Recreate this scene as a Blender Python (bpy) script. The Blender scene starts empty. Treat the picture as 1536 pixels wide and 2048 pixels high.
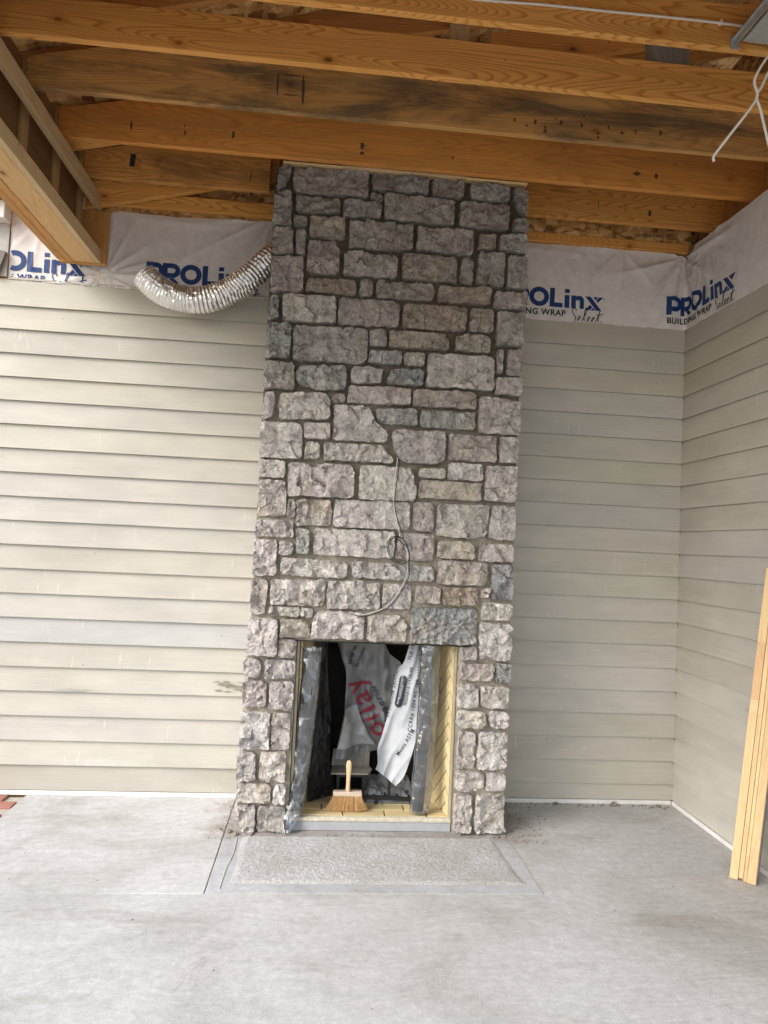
import bpy, bmesh, math, random
from mathutils import Vector, Matrix, noise

random.seed(7)
S = bpy.context.scene
COL = S.collection
R = math.radians

# ------------------------------------------------------------------ camera
CAM_H = 1.75
YAW, PITCH, ROLL, FPX = 0.08571, 0.04656, 0.04622, 1422.07      # measured from the wall and floor lines
cd = bpy.data.cameras.new("camera")
cam = bpy.data.objects.new("camera", cd)
COL.objects.link(cam)
S.camera = cam
fwd = Vector((math.sin(YAW) * math.cos(PITCH), math.cos(YAW) * math.cos(PITCH), math.sin(PITCH)))
rgt = Vector((math.cos(YAW), -math.sin(YAW), 0))
up = rgt.cross(fwd)
r2 = rgt * math.cos(ROLL) + up * math.sin(ROLL)
u2 = -rgt * math.sin(ROLL) + up * math.cos(ROLL)
cam.matrix_world = Matrix(((r2.x, u2.x, -fwd.x, 0), (r2.y, u2.y, -fwd.y, 0), (r2.z, u2.z, -fwd.z, CAM_H), (0, 0, 0, 1)))
cd.sensor_fit = 'VERTICAL'
cd.sensor_height = 24.0
cd.lens = 24.0 * FPX / 2048.0
cd.clip_start = 0.05
cd.clip_end = 500

# ------------------------------------------------------------------ sky, sun, exposure
SUN_EL, SUN_AZ = 36.0, 236.0       # azimuth clockwise from +Y: from the left and a little behind the camera
world = bpy.data.worlds.new("World")
S.world = world
world.use_nodes = True
wn = world.node_tree.nodes
wl = world.node_tree.links
bg = wn["Background"]
sky = wn.new("ShaderNodeTexSky")
sky.sky_type = 'NISHITA'
sky.sun_disc = False
sky.sun_elevation = R(SUN_EL)
sky.sun_rotation = R(SUN_AZ)
sky.air_density = 1.0
sky.dust_density = 2.0
sky.ozone_density = 1.0
hs = wn.new("ShaderNodeHueSaturation")
hs.inputs["Saturation"].default_value = 0.68
wl.new(sky.outputs[0], hs.inputs["Color"])
wl.new(hs.outputs[0], bg.inputs[0])
bg.inputs[1].default_value = 0.135
sd = bpy.data.lights.new("sun", 'SUN')
sd.energy = 0.75
sd.angle = R(35)
sd.color = (1.0, 0.985, 0.96)
sun = bpy.data.objects.new("sun", sd)
COL.objects.link(sun)
sv = Vector((math.sin(R(SUN_AZ)) * math.cos(R(SUN_EL)), math.cos(R(SUN_AZ)) * math.cos(R(SUN_EL)), math.sin(R(SUN_EL))))
sun.rotation_euler = sv.to_track_quat('Z', 'Y').to_euler()
sun.location = (-6, -4, 9)
S.view_settings.view_transform = 'Standard'
S.view_settings.look = 'None'
S.view_settings.gamma = 1
S.view_settings.exposure = 1.5
S.render.engine = 'CYCLES'
S.cycles.max_bounces = 10
S.cycles.diffuse_bounces = 6
S.cycles.transparent_max_bounces = 16


# ------------------------------------------------------------------ helpers
def finish(o, parent):
    COL.objects.link(o)
    if parent is not None:
        o.parent = parent
        o.matrix_parent_inverse = Matrix.Translation(-parent_loc(parent))
    return o


def parent_loc(p):
    v = Vector(p.location)
    return v


def thing(name, label, cat, loc=(0, 0, 0), group=None, kind=None):
    o = bpy.data.objects.new(name, None)
    o.empty_display_size = 0.1
    o.location = loc
    COL.objects.link(o)
    tag(o, label, cat, group, kind)
    return o


def tag(o, label=None, cat=None, group=None, kind=None):
    if label: o["label"] = label
    if cat: o["category"] = cat
    if group: o["group"] = group
    if kind: o["kind"] = kind
    return o


def from_bm(name, bm, mat, parent=None, smooth=False):
    bmesh.ops.recalc_face_normals(bm, faces=bm.faces)
    me = bpy.data.meshes.new(name)
    bm.to_mesh(me)
    bm.free()
    return from_me(name, me, mat, parent, smooth)


def from_me(name, me, mat, parent=None, smooth=False):
    if mat is not None:
        me.materials.append(mat)
    if smooth:
        for p in me.polygons: p.use_smooth = True
    o = bpy.data.objects.new(name, me)
    return finish(o, parent)


def pydata(name, v, f, mat, parent=None, smooth=False):
    me = bpy.data.meshes.new(name)
    me.from_pydata([tuple(p) for p in v], [], f)
    me.validate()
    me.update()
    return from_me(name, me, mat, parent, smooth)


def add_box(bm, lo, hi, bev=0.0):
    vs = [bm.verts.new((x, y, z)) for x in (lo[0], hi[0]) for y in (lo[1], hi[1]) for z in (lo[2], hi[2])]
    fs = [(0, 1, 3, 2), (4, 6, 7, 5), (0, 4, 5, 1), (2, 3, 7, 6), (0, 2, 6, 4), (1, 5, 7, 3)]
    nf = [bm.faces.new([vs[i] for i in f]) for f in fs]
    if bev:
        es = list({e for f in nf for e in f.edges})
        bmesh.ops.bevel(bm, geom=es, offset=bev, segments=1, affect='EDGES', profile=0.7)
    return vs


def box(name, lo, hi, mat, parent=None, bev=0.0, color=None):
    bm = bmesh.new()
    add_box(bm, lo, hi, bev)
    o = from_bm(name, bm, mat, parent)
    if color: o.color = (*color, 1)
    return o


def prism(bm, pts, a, b, axis='Y', bev=0.0):
    """closed outline pts (2D) extruded from a to b along axis. 2D is (x,z) for Y, (y,z) for X, (x,y) for Z"""
    def P(p, c):
        return {'Y': (p[0], c, p[1]), 'X': (c, p[0], p[1]), 'Z': (p[0], p[1], c)}[axis]
    v0 = [bm.verts.new(P(p, a)) for p in pts]
    v1 = [bm.verts.new(P(p, b)) for p in pts]
    fs = [bm.faces.new(v0), bm.faces.new(v1[::-1])]
    n = len(pts)
    for i in range(n):
        fs.append(bm.faces.new((v0[i], v1[i], v1[(i + 1) % n], v0[(i + 1) % n])))
    if bev:
        es = list({e for f in fs for e in f.edges})
        bmesh.ops.bevel(bm, geom=es, offset=bev, segments=1, affect='EDGES', profile=0.7)


def prism_obj(name, pts, a, b, mat, parent=None, axis='Y', bev=0.0, color=None):
    bm = bmesh.new()
    prism(bm, pts, a, b, axis, bev)
    o = from_bm(name, bm, mat, parent)
    if color: o.color = (*color, 1)
    return o


def spline(pts, n=8):
    P = [Vector(p) for p in pts]
    out = []
    for i in range(len(P) - 1):
        p0 = P[max(i - 1, 0)]; p1 = P[i]; p2 = P[i + 1]; p3 = P[min(i + 2, len(P) - 1)]
        for k in range(n):
            t = k / n
            out.append(0.5 * ((2 * p1) + (p2 - p0) * t + (2 * p0 - 5 * p1 + 4 * p2 - p3) * t * t + (3 * p1 - p0 - 3 * p2 + p3) * t ** 3))
    out.append(P[-1])
    return out


def add_tube(bm, pts, rad, seg=10, cap=True, flat=1.0):
    """rad: number or function(i, t, angle)"""
    n = len(pts)
    rings = []
    nrm = None
    for i, p in enumerate(pts):
        d = (pts[min(i + 1, n - 1)] - pts[max(i - 1, 0)]).normalized()
        if nrm is None:
            nrm = d.orthogonal().normalized()
        nrm = (nrm - d * nrm.dot(d)).normalized()
        bn = d.cross(nrm)
        ring = []
        for k in range(seg):
            a = 2 * math.pi * k / seg
            rr = rad(i, i / (n - 1), a) if callable(rad) else rad
            ring.append(bm.verts.new(p + (nrm * math.cos(a) * flat + bn * math.sin(a)) * rr))
        rings.append(ring)
    for i in range(n - 1):
        for k in range(seg):
            bm.faces.new((rings[i][k], rings[i][(k + 1) % seg], rings[i + 1][(k + 1) % seg], rings[i + 1][k]))
    if cap:
        bm.faces.new(rings[0][::-1])
        bm.faces.new(rings[-1])


def fbm(p, o=4):
    return noise.fractal(Vector(p), 1.0, 2.0, o)


# ------------------------------------------------------------------ materials
def new_mat(name):
    m = bpy.data.materials.new(name)
    m.use_nodes = True
    nt = m.node_tree
    return m, nt, nt.nodes, nt.links, nt.nodes["Principled BSDF"]


class G:
    """small node-graph writer"""
    def __init__(s, nt):
        s.nt = nt; s.n = nt.nodes; s.l = nt.links

    def put(s, inp, v):
        if v is None: return
        if hasattr(v, "is_linked") or hasattr(v, "links"):
            s.l.new(v, inp)
        else:
            inp.default_value = v

    def coord(s, kind="Object"):
        return s.n.new("ShaderNodeTexCoord").outputs[kind]

    def mapping(s, vec, scale=(1, 1, 1), loc=(0, 0, 0), rot=(0, 0, 0)):
        m = s.n.new("ShaderNodeMapping")
        s.l.new(vec, m.inputs[0])
        m.inputs["Scale"].default_value = scale
        s.put(m.inputs["Location"], loc)
        m.inputs["Rotation"].default_value = rot
        return m.outputs[0]

    def rnd(s):
        return s.n.new("ShaderNodeObjectInfo").outputs["Random"]

    def ocol(s):
        return s.n.new("ShaderNodeObjectInfo").outputs["Color"]

    def noise(s, vec, scale, detail=4, rough=0.55, dist=0.0, col=False):
        t = s.n.new("ShaderNodeTexNoise")
        s.l.new(vec, t.inputs["Vector"])
        t.inputs["Scale"].default_value = scale
        t.inputs["Detail"].default_value = detail
        t.inputs["Roughness"].default_value = rough
        t.inputs["Distortion"].default_value = dist
        return t.outputs["Color" if col else "Fac"]

    def voronoi(s, vec, scale, out="Distance", feature='F1'):
        t = s.n.new("ShaderNodeTexVoronoi")
        t.feature = feature
        s.l.new(vec, t.inputs["Vector"])
        t.inputs["Scale"].default_value = scale
        return t.outputs[out]

    def ramp(s, fac, stops, interp='LINEAR'):
        r = s.n.new("ShaderNodeValToRGB")
        r.color_ramp.interpolation = interp
        e = r.color_ramp.elements
        while len(e) < len(stops): e.new(0.5)
        for el, (p, c) in zip(e, stops):
            el.position = p
            el.color = (c, c, c, 1) if isinstance(c, (int, float)) else (*c, 1)
        s.l.new(fac, r.inputs[0])
        return r.outputs[0]

    def mix(s, fac, a, b, mode='MIX'):
        m = s.n.new("ShaderNodeMix")
        m.data_type = 'RGBA'
        m.blend_type = mode
        s.put(m.inputs[0], fac)
        for i, v in ((6, a), (7, b)):
            if isinstance(v, tuple): v = (*v[:3], 1)
            if isinstance(v, (int, float)): v = (v, v, v, 1)
            s.put(m.inputs[i], v)
        return m.outputs[2]

    def math(s, op, a, b=None, c=None):
        m = s.n.new("ShaderNodeMath")
        m.operation = op
        s.put(m.inputs[0], a)
        if b is not None: s.put(m.inputs[1], b)
        if c is not None: s.put(m.inputs[2], c)
        return m.outputs[0]

    def vadd(s, a, b):
        m = s.n.new("ShaderNodeVectorMath")
        m.operation = 'ADD'
        s.put(m.inputs[0], a)
        s.put(m.inputs[1], b)
        return m.outputs[0]

    def xyz(s, v):
        x = s.n.new("ShaderNodeSeparateXYZ")
        s.l.new(v, x.inputs[0])
        return x.outputs

    def scalevec(s, f, k):
        c = s.n.new("ShaderNodeCombineXYZ")
        for i, kk in enumerate(k):
            s.l.new(s.math('MULTIPLY', f, kk), c.inputs[i])
        return c.outputs[0]

    def bump(s, h, strength, dist, prev=None):
        b = s.n.new("ShaderNodeBump")
        b.inputs["Strength"].default_value = strength
        b.inputs["Distance"].default_value = dist
        s.l.new(h, b.inputs["Height"])
        if prev is not None: s.l.new(prev, b.inputs["Normal"])
        return b.outputs[0]


def wood_mat(name, light, dark, axis='X', rings=16, ring_amt=0.55, stain=0.0, stain_col=(0.07, 0.055, 0.04), knots=0.6, rough=0.62, freq=1.0):
    m, nt, n, l, b = new_mat(name)
    g = G(nt)
    co = g.vadd(g.coord(), g.scalevec(g.rnd(), (37.0, 53.0, 71.0)))
    al, ac = 0.5 * freq, 5.5 * freq
    sc = {'X': (al, ac, ac), 'Y': (ac, al, ac), 'Z': (ac, ac, al)}[axis]
    mp = g.mapping(co, sc)
    warp = g.noise(mp, 1.0, 1.2, 0.4, 0.25)
    jig = g.noise(g.mapping(co, tuple(v * 7 for v in sc)), 1.0, 2, 0.5)
    ph = g.math('FRACT', g.math('MULTIPLY_ADD', warp, rings * 2.9, g.math('MULTIPLY', jig, 0.5)))
    sn = g.ramp(ph, [(0.0, 0.10), (0.55, 0.25), (0.86, 1.0), (1.0, 0.10)])
    fsc = {'X': (2.5, 140, 140), 'Y': (140, 2.5, 140), 'Z': (140, 140, 2.5)}[axis]
    fine = g.noise(g.mapping(co, fsc), 1.0, 3, 0.6)
    big = g.noise(g.mapping(co, tuple(v * 0.5 for v in sc)), 1.0, 3, 0.5)
    c = g.mix(g.math('MULTIPLY', sn, ring_amt), light, dark)
    c = g.mix(g.ramp(fine, [(0.35, 0.0), (0.75, 0.40)]), c, dark)
    c = g.mix(0.5, c, g.mix(1.0, c, g.ramp(big, [(0.25, 0.66), (0.75, 1.22)]), 'MULTIPLY'))
    if knots:
        ksc = {'X': (4.0, 0.0, 6.5), 'Y': (6.5, 4.0, 0.0), 'Z': (6.5, 0.0, 4.0)}[axis]
        kv = g.mapping(co, ksc)
        vo = g.voronoi(kv, 1.0)
        vc = g.xyz(g.voronoi(kv, 1.0, "Color"))[0]
        kn = g.math('MULTIPLY', g.ramp(vo, [(0.055, 1.0), (0.115, 0.0)]), g.ramp(vc, [(0.62, 0.0), (0.64, 1.0)]))
        halo = g.math('MULTIPLY', g.ramp(vo, [(0.08, 0.55), (0.26, 0.0)]), g.ramp(vc, [(0.62, 0.0), (0.64, 1.0)]))
        c = g.mix(halo, c, dark)
        c = g.mix(g.math('MULTIPLY', kn, knots), c, tuple(0.22 * d for d in dark))
    if stain:
        ssc = {'X': (0.9, 4.5, 4.5), 'Y': (4.5, 0.9, 4.5), 'Z': (4.5, 4.5, 0.9)}[axis]
        st = g.noise(g.mapping(co, ssc), 1.0, 6, 0.68, 0.4)
        sf = g.ramp(st, [(0.47, 0.0), (0.60, 1.0)])
        c = g.mix(g.math('MULTIPLY', sf, stain), c, stain_col)
    # small dark nail holes, scuffs
    v2 = g.voronoi(g.mapping(co, (5, 5, 5)), 1.3)
    c = g.mix(g.ramp(v2, [(0.03, 0.7), (0.05, 0.0)]), c, (0.03, 0.02, 0.015))
    l.new(c, b.inputs["Base Color"])
    b.inputs["Roughness"].default_value = rough
    b.inputs["Specular IOR Level"].default_value = 0.25
    nb = g.bump(fine, 0.25, 0.002)
    nb = g.bump(sn, 0.12, 0.002, nb)
    l.new(nb, b.inputs["Normal"])
    return m


def osb_mat(name):
    m, nt, n, l, b = new_mat(name)
    g = G(nt)
    co = g.coord()
    w = g.vadd(co, g.scalevec(g.noise(co, 6, 2, 0.5), (0.10, 0.10, 0.10)))
    a = g.voronoi(g.mapping(w, (9, 26, 26)), 1.1, "Color")
    b2 = g.voronoi(g.mapping(w, (24, 10, 22)), 1.0, "Color")
    xa = g.xyz(a)[0]; xb = g.xyz(b2)[1]
    t = g.math('MULTIPLY_ADD', xa, 0.55, g.math('MULTIPLY', xb, 0.45))
    c = g.ramp(t, [(0.15, (0.20, 0.09, 0.03)), (0.4, (0.48, 0.26, 0.09)), (0.65, (0.62, 0.37, 0.14)), (0.9, (0.76, 0.53, 0.25))])
    l.new(c, b.inputs["Base Color"])
    b.inputs["Roughness"].default_value = 0.75
    b.inputs["Specular IOR Level"].default_value = 0.2
    l.new(g.bump(t, 0.5, 0.003), b.inputs["Normal"])
    return m


def simple_mat(name, col, rough=0.6, metal=0.0, spec=0.4, var=0.15, nscale=20, bump=0.1, bdist=0.002, use_ocol=False):
    m, nt, n, l, b = new_mat(name)
    g = G(nt)
    co = g.coord()
    f = g.noise(co, nscale, 5, 0.6)
    c = g.mix(1.0, col, g.ramp(f, [(0.25, 1 - var), (0.75, 1 + var)]), 'MULTIPLY')
    if use_ocol: c = g.mix(1.0, c, g.ocol(), 'MULTIPLY')
    l.new(c, b.inputs["Base Color"])
    b.inputs["Roughness"].default_value = rough
    b.inputs["Metallic"].default_value = metal
    b.inputs["Specular IOR Level"].default_value = spec
    if bump:
        l.new(g.bump(g.noise(co, nscale * 6, 4, 0.6), bump, bdist), b.inputs["Normal"])
    return m


def siding_mat():
    m, nt, n, l, b = new_mat("siding_paint")
    g = G(nt)
    co = g.vadd(g.coord(), g.scalevec(g.rnd(), (11.0, 17.0, 5.0)))
    base = g.mix(1.0, (0.495, 0.472, 0.415), g.ocol(), 'MULTIPLY')
    cloud = g.noise(g.mapping(co, (1.2, 1.2, 3.5)), 1.6, 5, 0.6)
    c = g.mix(1.0, base, g.ramp(cloud, [(0.3, (0.86, 0.86, 0.85)), (0.7, (1.06, 1.055, 1.04))]), 'MULTIPLY')
    bl = g.noise(g.mapping(co, (0.6, 0.6, 2.0)), 1.0, 3, 0.6)
    c = g.mix(g.ramp(bl, [(0.52, 0.0), (0.74, 0.18)]), c, (0.46, 0.47, 0.46))
    # horizontal brush streaks
    st = g.noise(g.mapping(co, (3, 3, 140)), 1.0, 3, 0.6)
    c = g.mix(1.0, c, g.ramp(st, [(0.3, 0.95), (0.7, 1.04)]), 'MULTIPLY')
    # pale vertical splash runs
    ru = g.noise(g.mapping(co, (60, 60, 3.0)), 1.0, 2, 0.5)
    rm = g.noise(co, 2.2, 3, 0.6)
    f = g.math('MULTIPLY', g.ramp(ru, [(0.64, 0.0), (0.72, 0.5)]), g.ramp(rm, [(0.52, 0.0), (0.66, 1.0)]))
    c = g.mix(f, c, (0.72, 0.69, 0.58))
    # dirt smears and scuffs
    sc = g.noise(g.mapping(co, (2.0, 2.0, 16)), 1.1, 7, 0.72)
    c = g.mix(g.ramp(sc, [(0.66, 0.0), (0.74, 0.55)]), c, (0.30, 0.27, 0.21))
    # specks
    vo = g.voronoi(co, 6.0)
    c = g.mix(g.ramp(vo, [(0.018, 0.75), (0.032, 0.0)]), c, (0.07, 0.06, 0.05))
    l.new(c, b.inputs["Base Color"])
    b.inputs["Roughness"].default_value = 0.55
    b.inputs["Specular IOR Level"].default_value = 0.3
    gr = g.noise(g.mapping(co, (6, 6, 90)), 1.0, 4, 0.6)
    l.new(g.bump(gr, 0.25, 0.0015), b.inputs["Normal"])
    return m


def stone_mat(name, rough):
    m, nt, n, l, b = new_mat(name)
    g = G(nt)
    co = g.vadd(g.coord(), g.scalevec(g.rnd(), (9.0, 13.0, 19.0)))
    big = g.noise(co, 7, 5, 0.62, 0.3)
    fine = g.noise(co, 70, 5, 0.7)
    mid = g.noise(co, 26, 5, 0.65, 0.5)
    c = g.mix(1.0, g.ocol(), g.ramp(big, [(0.3, (0.76, 0.76, 0.78)), (0.55, (1.0, 1.0, 1.0)), (0.75, (1.16, 1.13, 1.08))]), 'MULTIPLY')
    # rusty and mauve veils with their own outline
    t2 = g.noise(co, 4.2, 4, 0.6, 0.6)
    c = g.mix(g.ramp(t2, [(0.56, 0.0), (0.70, 0.40)]), c, (0.40, 0.31, 0.20))
    t3 = g.noise(g.mapping(co, (1, 1, 1), (5, 3, 8)), 5.0, 4, 0.6, 0.4)
    c = g.mix(g.ramp(t3, [(0.58, 0.0), (0.74, 0.25)]), c, (0.34, 0.29, 0.26))
    c = g.mix(1.0, c, g.ramp(mid, [(0.28, 0.60), (0.5, 1.02), (0.72, 1.28)]), 'MULTIPLY')
    c = g.mix(1.0, c, g.ramp(fine, [(0.28, 0.55), (0.5, 1.0), (0.74, 1.38)]), 'MULTIPLY')
    f2 = g.noise(co, 170, 3, 0.7)
    c = g.mix(1.0, c, g.ramp(f2, [(0.3, 0.72), (0.5, 1.0), (0.72, 1.30)]), 'MULTIPLY')
    w = g.noise(co, 34, 3, 0.6)
    c = g.mix(g.ramp(w, [(0.62, 0.0), (0.72, 0.45)]), c, (0.55, 0.53, 0.50))
    l.new(c, b.inputs["Base Color"])
    b.inputs["Roughness"].default_value = rough
    b.inputs["Specular IOR Level"].default_value = 0.35
    nb = g.bump(mid, 1.0, 0.018)
    nb = g.bump(fine, 0.9, 0.007, nb)
    l.new(nb, b.inputs["Normal"])
    return m


def mortar_mat():
    m, nt, n, l, b = new_mat("mortar")
    g = G(nt)
    co = g.coord()
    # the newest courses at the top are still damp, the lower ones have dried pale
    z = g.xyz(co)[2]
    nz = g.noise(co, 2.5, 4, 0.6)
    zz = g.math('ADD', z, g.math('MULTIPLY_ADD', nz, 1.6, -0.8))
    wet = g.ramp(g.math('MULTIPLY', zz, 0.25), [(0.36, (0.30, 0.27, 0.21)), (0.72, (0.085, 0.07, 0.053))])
    f = g.noise(co, 22, 7, 0.75, 0.5)
    c = g.mix(1.0, wet, g.ramp(f, [(0.28, 0.55), (0.5, 0.95), (0.72, 1.55)]), 'MULTIPLY')
    l.new(c, b.inputs["Base Color"])
    b.inputs["Roughness"].default_value = 0.85
    b.inputs["Specular IOR Level"].default_value = 0.2
    l.new(g.bump(g.noise(co, 120, 5, 0.7), 0.5, 0.004), b.inputs["Normal"])
    return m


def concrete_mat():
    m, nt, n, l, b = new_mat("broomed_concrete")
    g = G(nt)
    co = g.coord()
    base = g.mix(1.0, (0.555, 0.553, 0.545), g.ocol(), 'MULTIPLY')
    big = g.noise(co, 1.1, 8, 0.66, 0.6)
    c = g.mix(1.0, base, g.ramp(big, [(0.30, (0.74, 0.735, 0.71)), (0.5, (0.98, 0.98, 0.98)), (0.70, (1.12, 1.13, 1.16))]), 'MULTIPLY')
    # trowel sweeps: stretched, bent noise
    bend = g.vadd(co, g.scalevec(g.noise(co, 0.7, 2, 0.5), (0.0, 0.9, 0.0)))
    sw = g.noise(g.mapping(bend, (2.2, 46, 1), rot=(0, 0, R(7))), 1.0, 7, 0.72)
    c = g.mix(1.0, c, g.ramp(sw, [(0.3, 0.92), (0.7, 1.08)]), 'MULTIPLY')
    sw2 = g.noise(g.mapping(co, (0.9, 2.6, 1), rot=(0, 0, R(-24))), 1.3, 7, 0.66, 0.5)
    c = g.mix(g.ramp(sw2, [(0.54, 0.0), (0.70, 0.45)]), c, (0.30, 0.275, 0.235))
    # damp mortar dirt spread round the foot of the chimney
    x, y, z = g.xyz(co)
    dx = g.math('MAXIMUM', g.math('SUBTRACT', g.math('ABSOLUTE', g.math('SUBTRACT', x, 0.40)), 0.80), 0.0)
    dy = g.math('MAXIMUM', g.math('SUBTRACT', 4.33, y), 0.0)
    d = g.math('SQRT', g.math('ADD', g.math('MULTIPLY', dx, dx), g.math('MULTIPLY', g.math('MULTIPLY', dy, dy), 9.0)))
    nd = g.noise(co, 7, 6, 0.7, 0.8)
    dd = g.math('ADD', d, g.math('MULTIPLY', nd, 0.75))
    c = g.mix(g.ramp(dd, [(0.36, 0.55), (0.62, 0.0)]), c, (0.21, 0.175, 0.13))
    # boot and tool scuffs
    sp = g.noise(co, 3.2, 8, 0.75, 1.0)
    c = g.mix(g.ramp(sp, [(0.60, 0.0), (0.70, 0.45)]), c, (0.28, 0.25, 0.21))
    fine = g.noise(co, 150, 4, 0.75)
    c = g.mix(1.0, c, g.ramp(fine, [(0.27, 0.78), (0.73, 1.16)]), 'MULTIPLY')
    mott = g.noise(co, 22, 8, 0.80, 0.3)
    c = g.mix(1.0, c, g.ramp(mott, [(0.3, 0.78), (0.7, 1.14)]), 'MULTIPLY')
    pit = g.voronoi(co, 42.0)
    c = g.mix(g.ramp(pit, [(0.05, 0.45), (0.12, 0.0)]), c, (0.20, 0.19, 0.17))
    # arcs left by the float: thin bent scratches
    arcv = g.vadd(co, g.scalevec(g.noise(co, 0.55, 1, 0.4), (1.6, 1.6, 0.0)))
    scr = g.noise(g.mapping(arcv, (2.0, 75, 1), rot=(0, 0, R(24))), 1.0, 3, 0.6)
    gate = g.noise(co, 1.6, 3, 0.6)
    c = g.mix(g.math('MULTIPLY', g.ramp(scr, [(0.60, 0.0), (0.70, 0.5)]), g.ramp(gate, [(0.50, 0.0), (0.62, 1.0)])), c, (0.27, 0.255, 0.23))
    vo = g.voronoi(co, 4.0)
    c = g.mix(g.ramp(vo, [(0.015, 0.7), (0.03, 0.0)]), c, (0.10, 0.085, 0.07))
    l.new(c, b.inputs["Base Color"])
    b.inputs["Roughness"].default_value = 0.72
    b.inputs["Specular IOR Level"].default_value = 0.3
    nb = g.bump(sw, 0.25, 0.004)
    nb = g.bump(fine, 0.35, 0.002, nb)
    l.new(nb, b.inputs["Normal"])
    return m


def pad_mat():
    m, nt, n, l, b = new_mat("rough_pad")
    g = G(nt)
    co = g.coord()
    f = g.noise(co, 85, 5, 0.72)
    big = g.noise(co, 2.5, 5, 0.65, 0.4)
    c = g.mix(1.0, (0.54, 0.54, 0.54), g.ramp(f, [(0.28, 0.62), (0.5, 0.97), (0.72, 1.25)]), 'MULTIPLY')
    c = g.mix(1.0, c, g.ramp(big, [(0.35, (0.82, 0.80, 0.76)), (0.65, 1.06)]), 'MULTIPLY')
    l.new(c, b.inputs["Base Color"])
    b.inputs["Roughness"].default_value = 0.85
    l.new(g.bump(f, 1.0, 0.008), b.inputs["Normal"])
    return m


def foil_mat():
    m, nt, n, l, b = new_mat("foil")
    g = G(nt)
    co = g.coord()
    f = g.noise(co, 55, 4, 0.6, 0.6)
    b.inputs["Base Color"].default_value = (0.86, 0.86, 0.85, 1)
    b.inputs["Metallic"].default_value = 1.0
    b.inputs["Roughness"].default_value = 0.36
    l.new(g.bump(f, 0.25, 0.01), b.inputs["Normal"])
    return m


def film_mat(name, clear=0.90, tint=(0.80, 0.84, 0.86)):
    m, nt, n, l, b = new_mat(name)
    g = G(nt)
    co = g.coord()
    n.remove(b)
    tr = n.new("ShaderNodeBsdfTransparent"); tr.inputs[0].default_value = (0.93, 0.94, 0.95, 1)
    gl = n.new("ShaderNodeBsdfGlossy"); gl.inputs["Roughness"].default_value = 0.14
    gl.inputs[0].default_value = (0.75, 0.76, 0.78, 1)
    df = n.new("ShaderNodeBsdfDiffuse"); df.inputs[0].default_value = (*tint, 1)
    f = g.noise(co, 14, 2, 0.5, 0.6)
    nb = g.bump(f, 0.5, 0.02)
    l.new(nb, gl.inputs["Normal"]); l.new(nb, df.inputs["Normal"])
    m1 = n.new("ShaderNodeMixShader"); m1.inputs[0].default_value = 0.2
    l.new(gl.outputs[0], m1.inputs[1]); l.new(df.outputs[0], m1.inputs[2])
    m2 = n.new("ShaderNodeMixShader")
    hz = g.ramp(g.noise(co, 9, 4, 0.6, 0.5), [(0.35, clear), (0.7, clear - 0.22)])
    fr = n.new("ShaderNodeFresnel"); fr.inputs[0].default_value = 1.5
    l.new(nb, fr.inputs["Normal"])
    ff = g.math('SUBTRACT', hz, g.math('MULTIPLY', fr.outputs[0], 0.9))
    l.new(ff, m2.inputs[0])
    l.new(m1.outputs[0], m2.inputs[1]); l.new(tr.outputs[0], m2.inputs[2])
    l.new(m2.outputs[0], n["Material Output"].inputs[0])
    return m


def sheet_mat(name, col, trans=0.25):
    m, nt, n, l, b = new_mat(name)
    g = G(nt)
    co = g.coord()
    f = g.noise(co, 18, 4, 0.6, 0.5)
    c = g.mix(1.0, col, g.ramp(f, [(0.3, 0.9), (0.7, 1.06)]), 'MULTIPLY')
    l.new(c, b.inputs["Base Color"])
    b.inputs["Roughness"].default_value = 0.5
    nb = g.bump(f, 0.35, 0.008)
    l.new(nb, b.inputs["Normal"])
    if trans:
        t = n.new("ShaderNodeBsdfTranslucent"); l.new(c, t.inputs[0])
        mx = n.new("ShaderNodeMixShader"); mx.inputs[0].default_value = trans
        l.new(b.outputs[0], mx.inputs[1]); l.new(t.outputs[0], mx.inputs[2])
        l.new(mx.outputs[0], n["Material Output"].inputs[0])
    return m


PINE_L = (0.56, 0.335, 0.145)
PINE_D = (0.30, 0.135, 0.042)
M_pine_clear = wood_mat("pine_clear", (0.88, 0.47, 0.135), (0.46, 0.16, 0.027), 'X', 17, 0.8, knots=0.8)
M_pine_stain = wood_mat("pine_weathered", (0.75, 0.43, 0.15), (0.36, 0.155, 0.04), 'X', 10, 0.5, stain=0.75, stain_col=(0.085, 0.07, 0.05))
M_pine_red = wood_mat("pine_red", (0.80, 0.36, 0.088), (0.40, 0.13, 0.024), 'X', 11, 0.4, stain=0.18, knots=0.9)
M_pine_mould = wood_mat("pine_mould", (0.84, 0.445, 0.13), (0.40, 0.15, 0.03), 'X', 13, 0.65, stain=0.55, stain_col=(0.09, 0.075, 0.045))
M_pine_dark = wood_mat("pine_dark", (0.62, 0.30, 0.09), (0.30, 0.11, 0.03), 'X', 10, 0.4, stain=0.3)
M_pine_y = wood_mat("pine_pale_rail", (0.64, 0.48, 0.28), (0.40, 0.26, 0.12), 'Y', 9, 0.4, knots=0.7)
M_pine_y2 = wood_mat("pine_warm_beam", (0.72, 0.47, 0.215), (0.45, 0.235, 0.085), 'Y', 8, 0.4, knots=0.7)
M_pine_y3 = wood_mat("pine_orange_ply", (0.64, 0.335, 0.11), (0.34, 0.145, 0.04), 'Y', 9, 0.45)
M_pine_yd = wood_mat("lvl_brown", (0.24, 0.13, 0.06), (0.12, 0.06, 0.025), 'Y', 9, 0.5, knots=0)
M_pine_z = wood_mat("pine_upright", (0.50, 0.33, 0.16), (0.30, 0.16, 0.06), 'Z', 9, 0.5)
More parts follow.
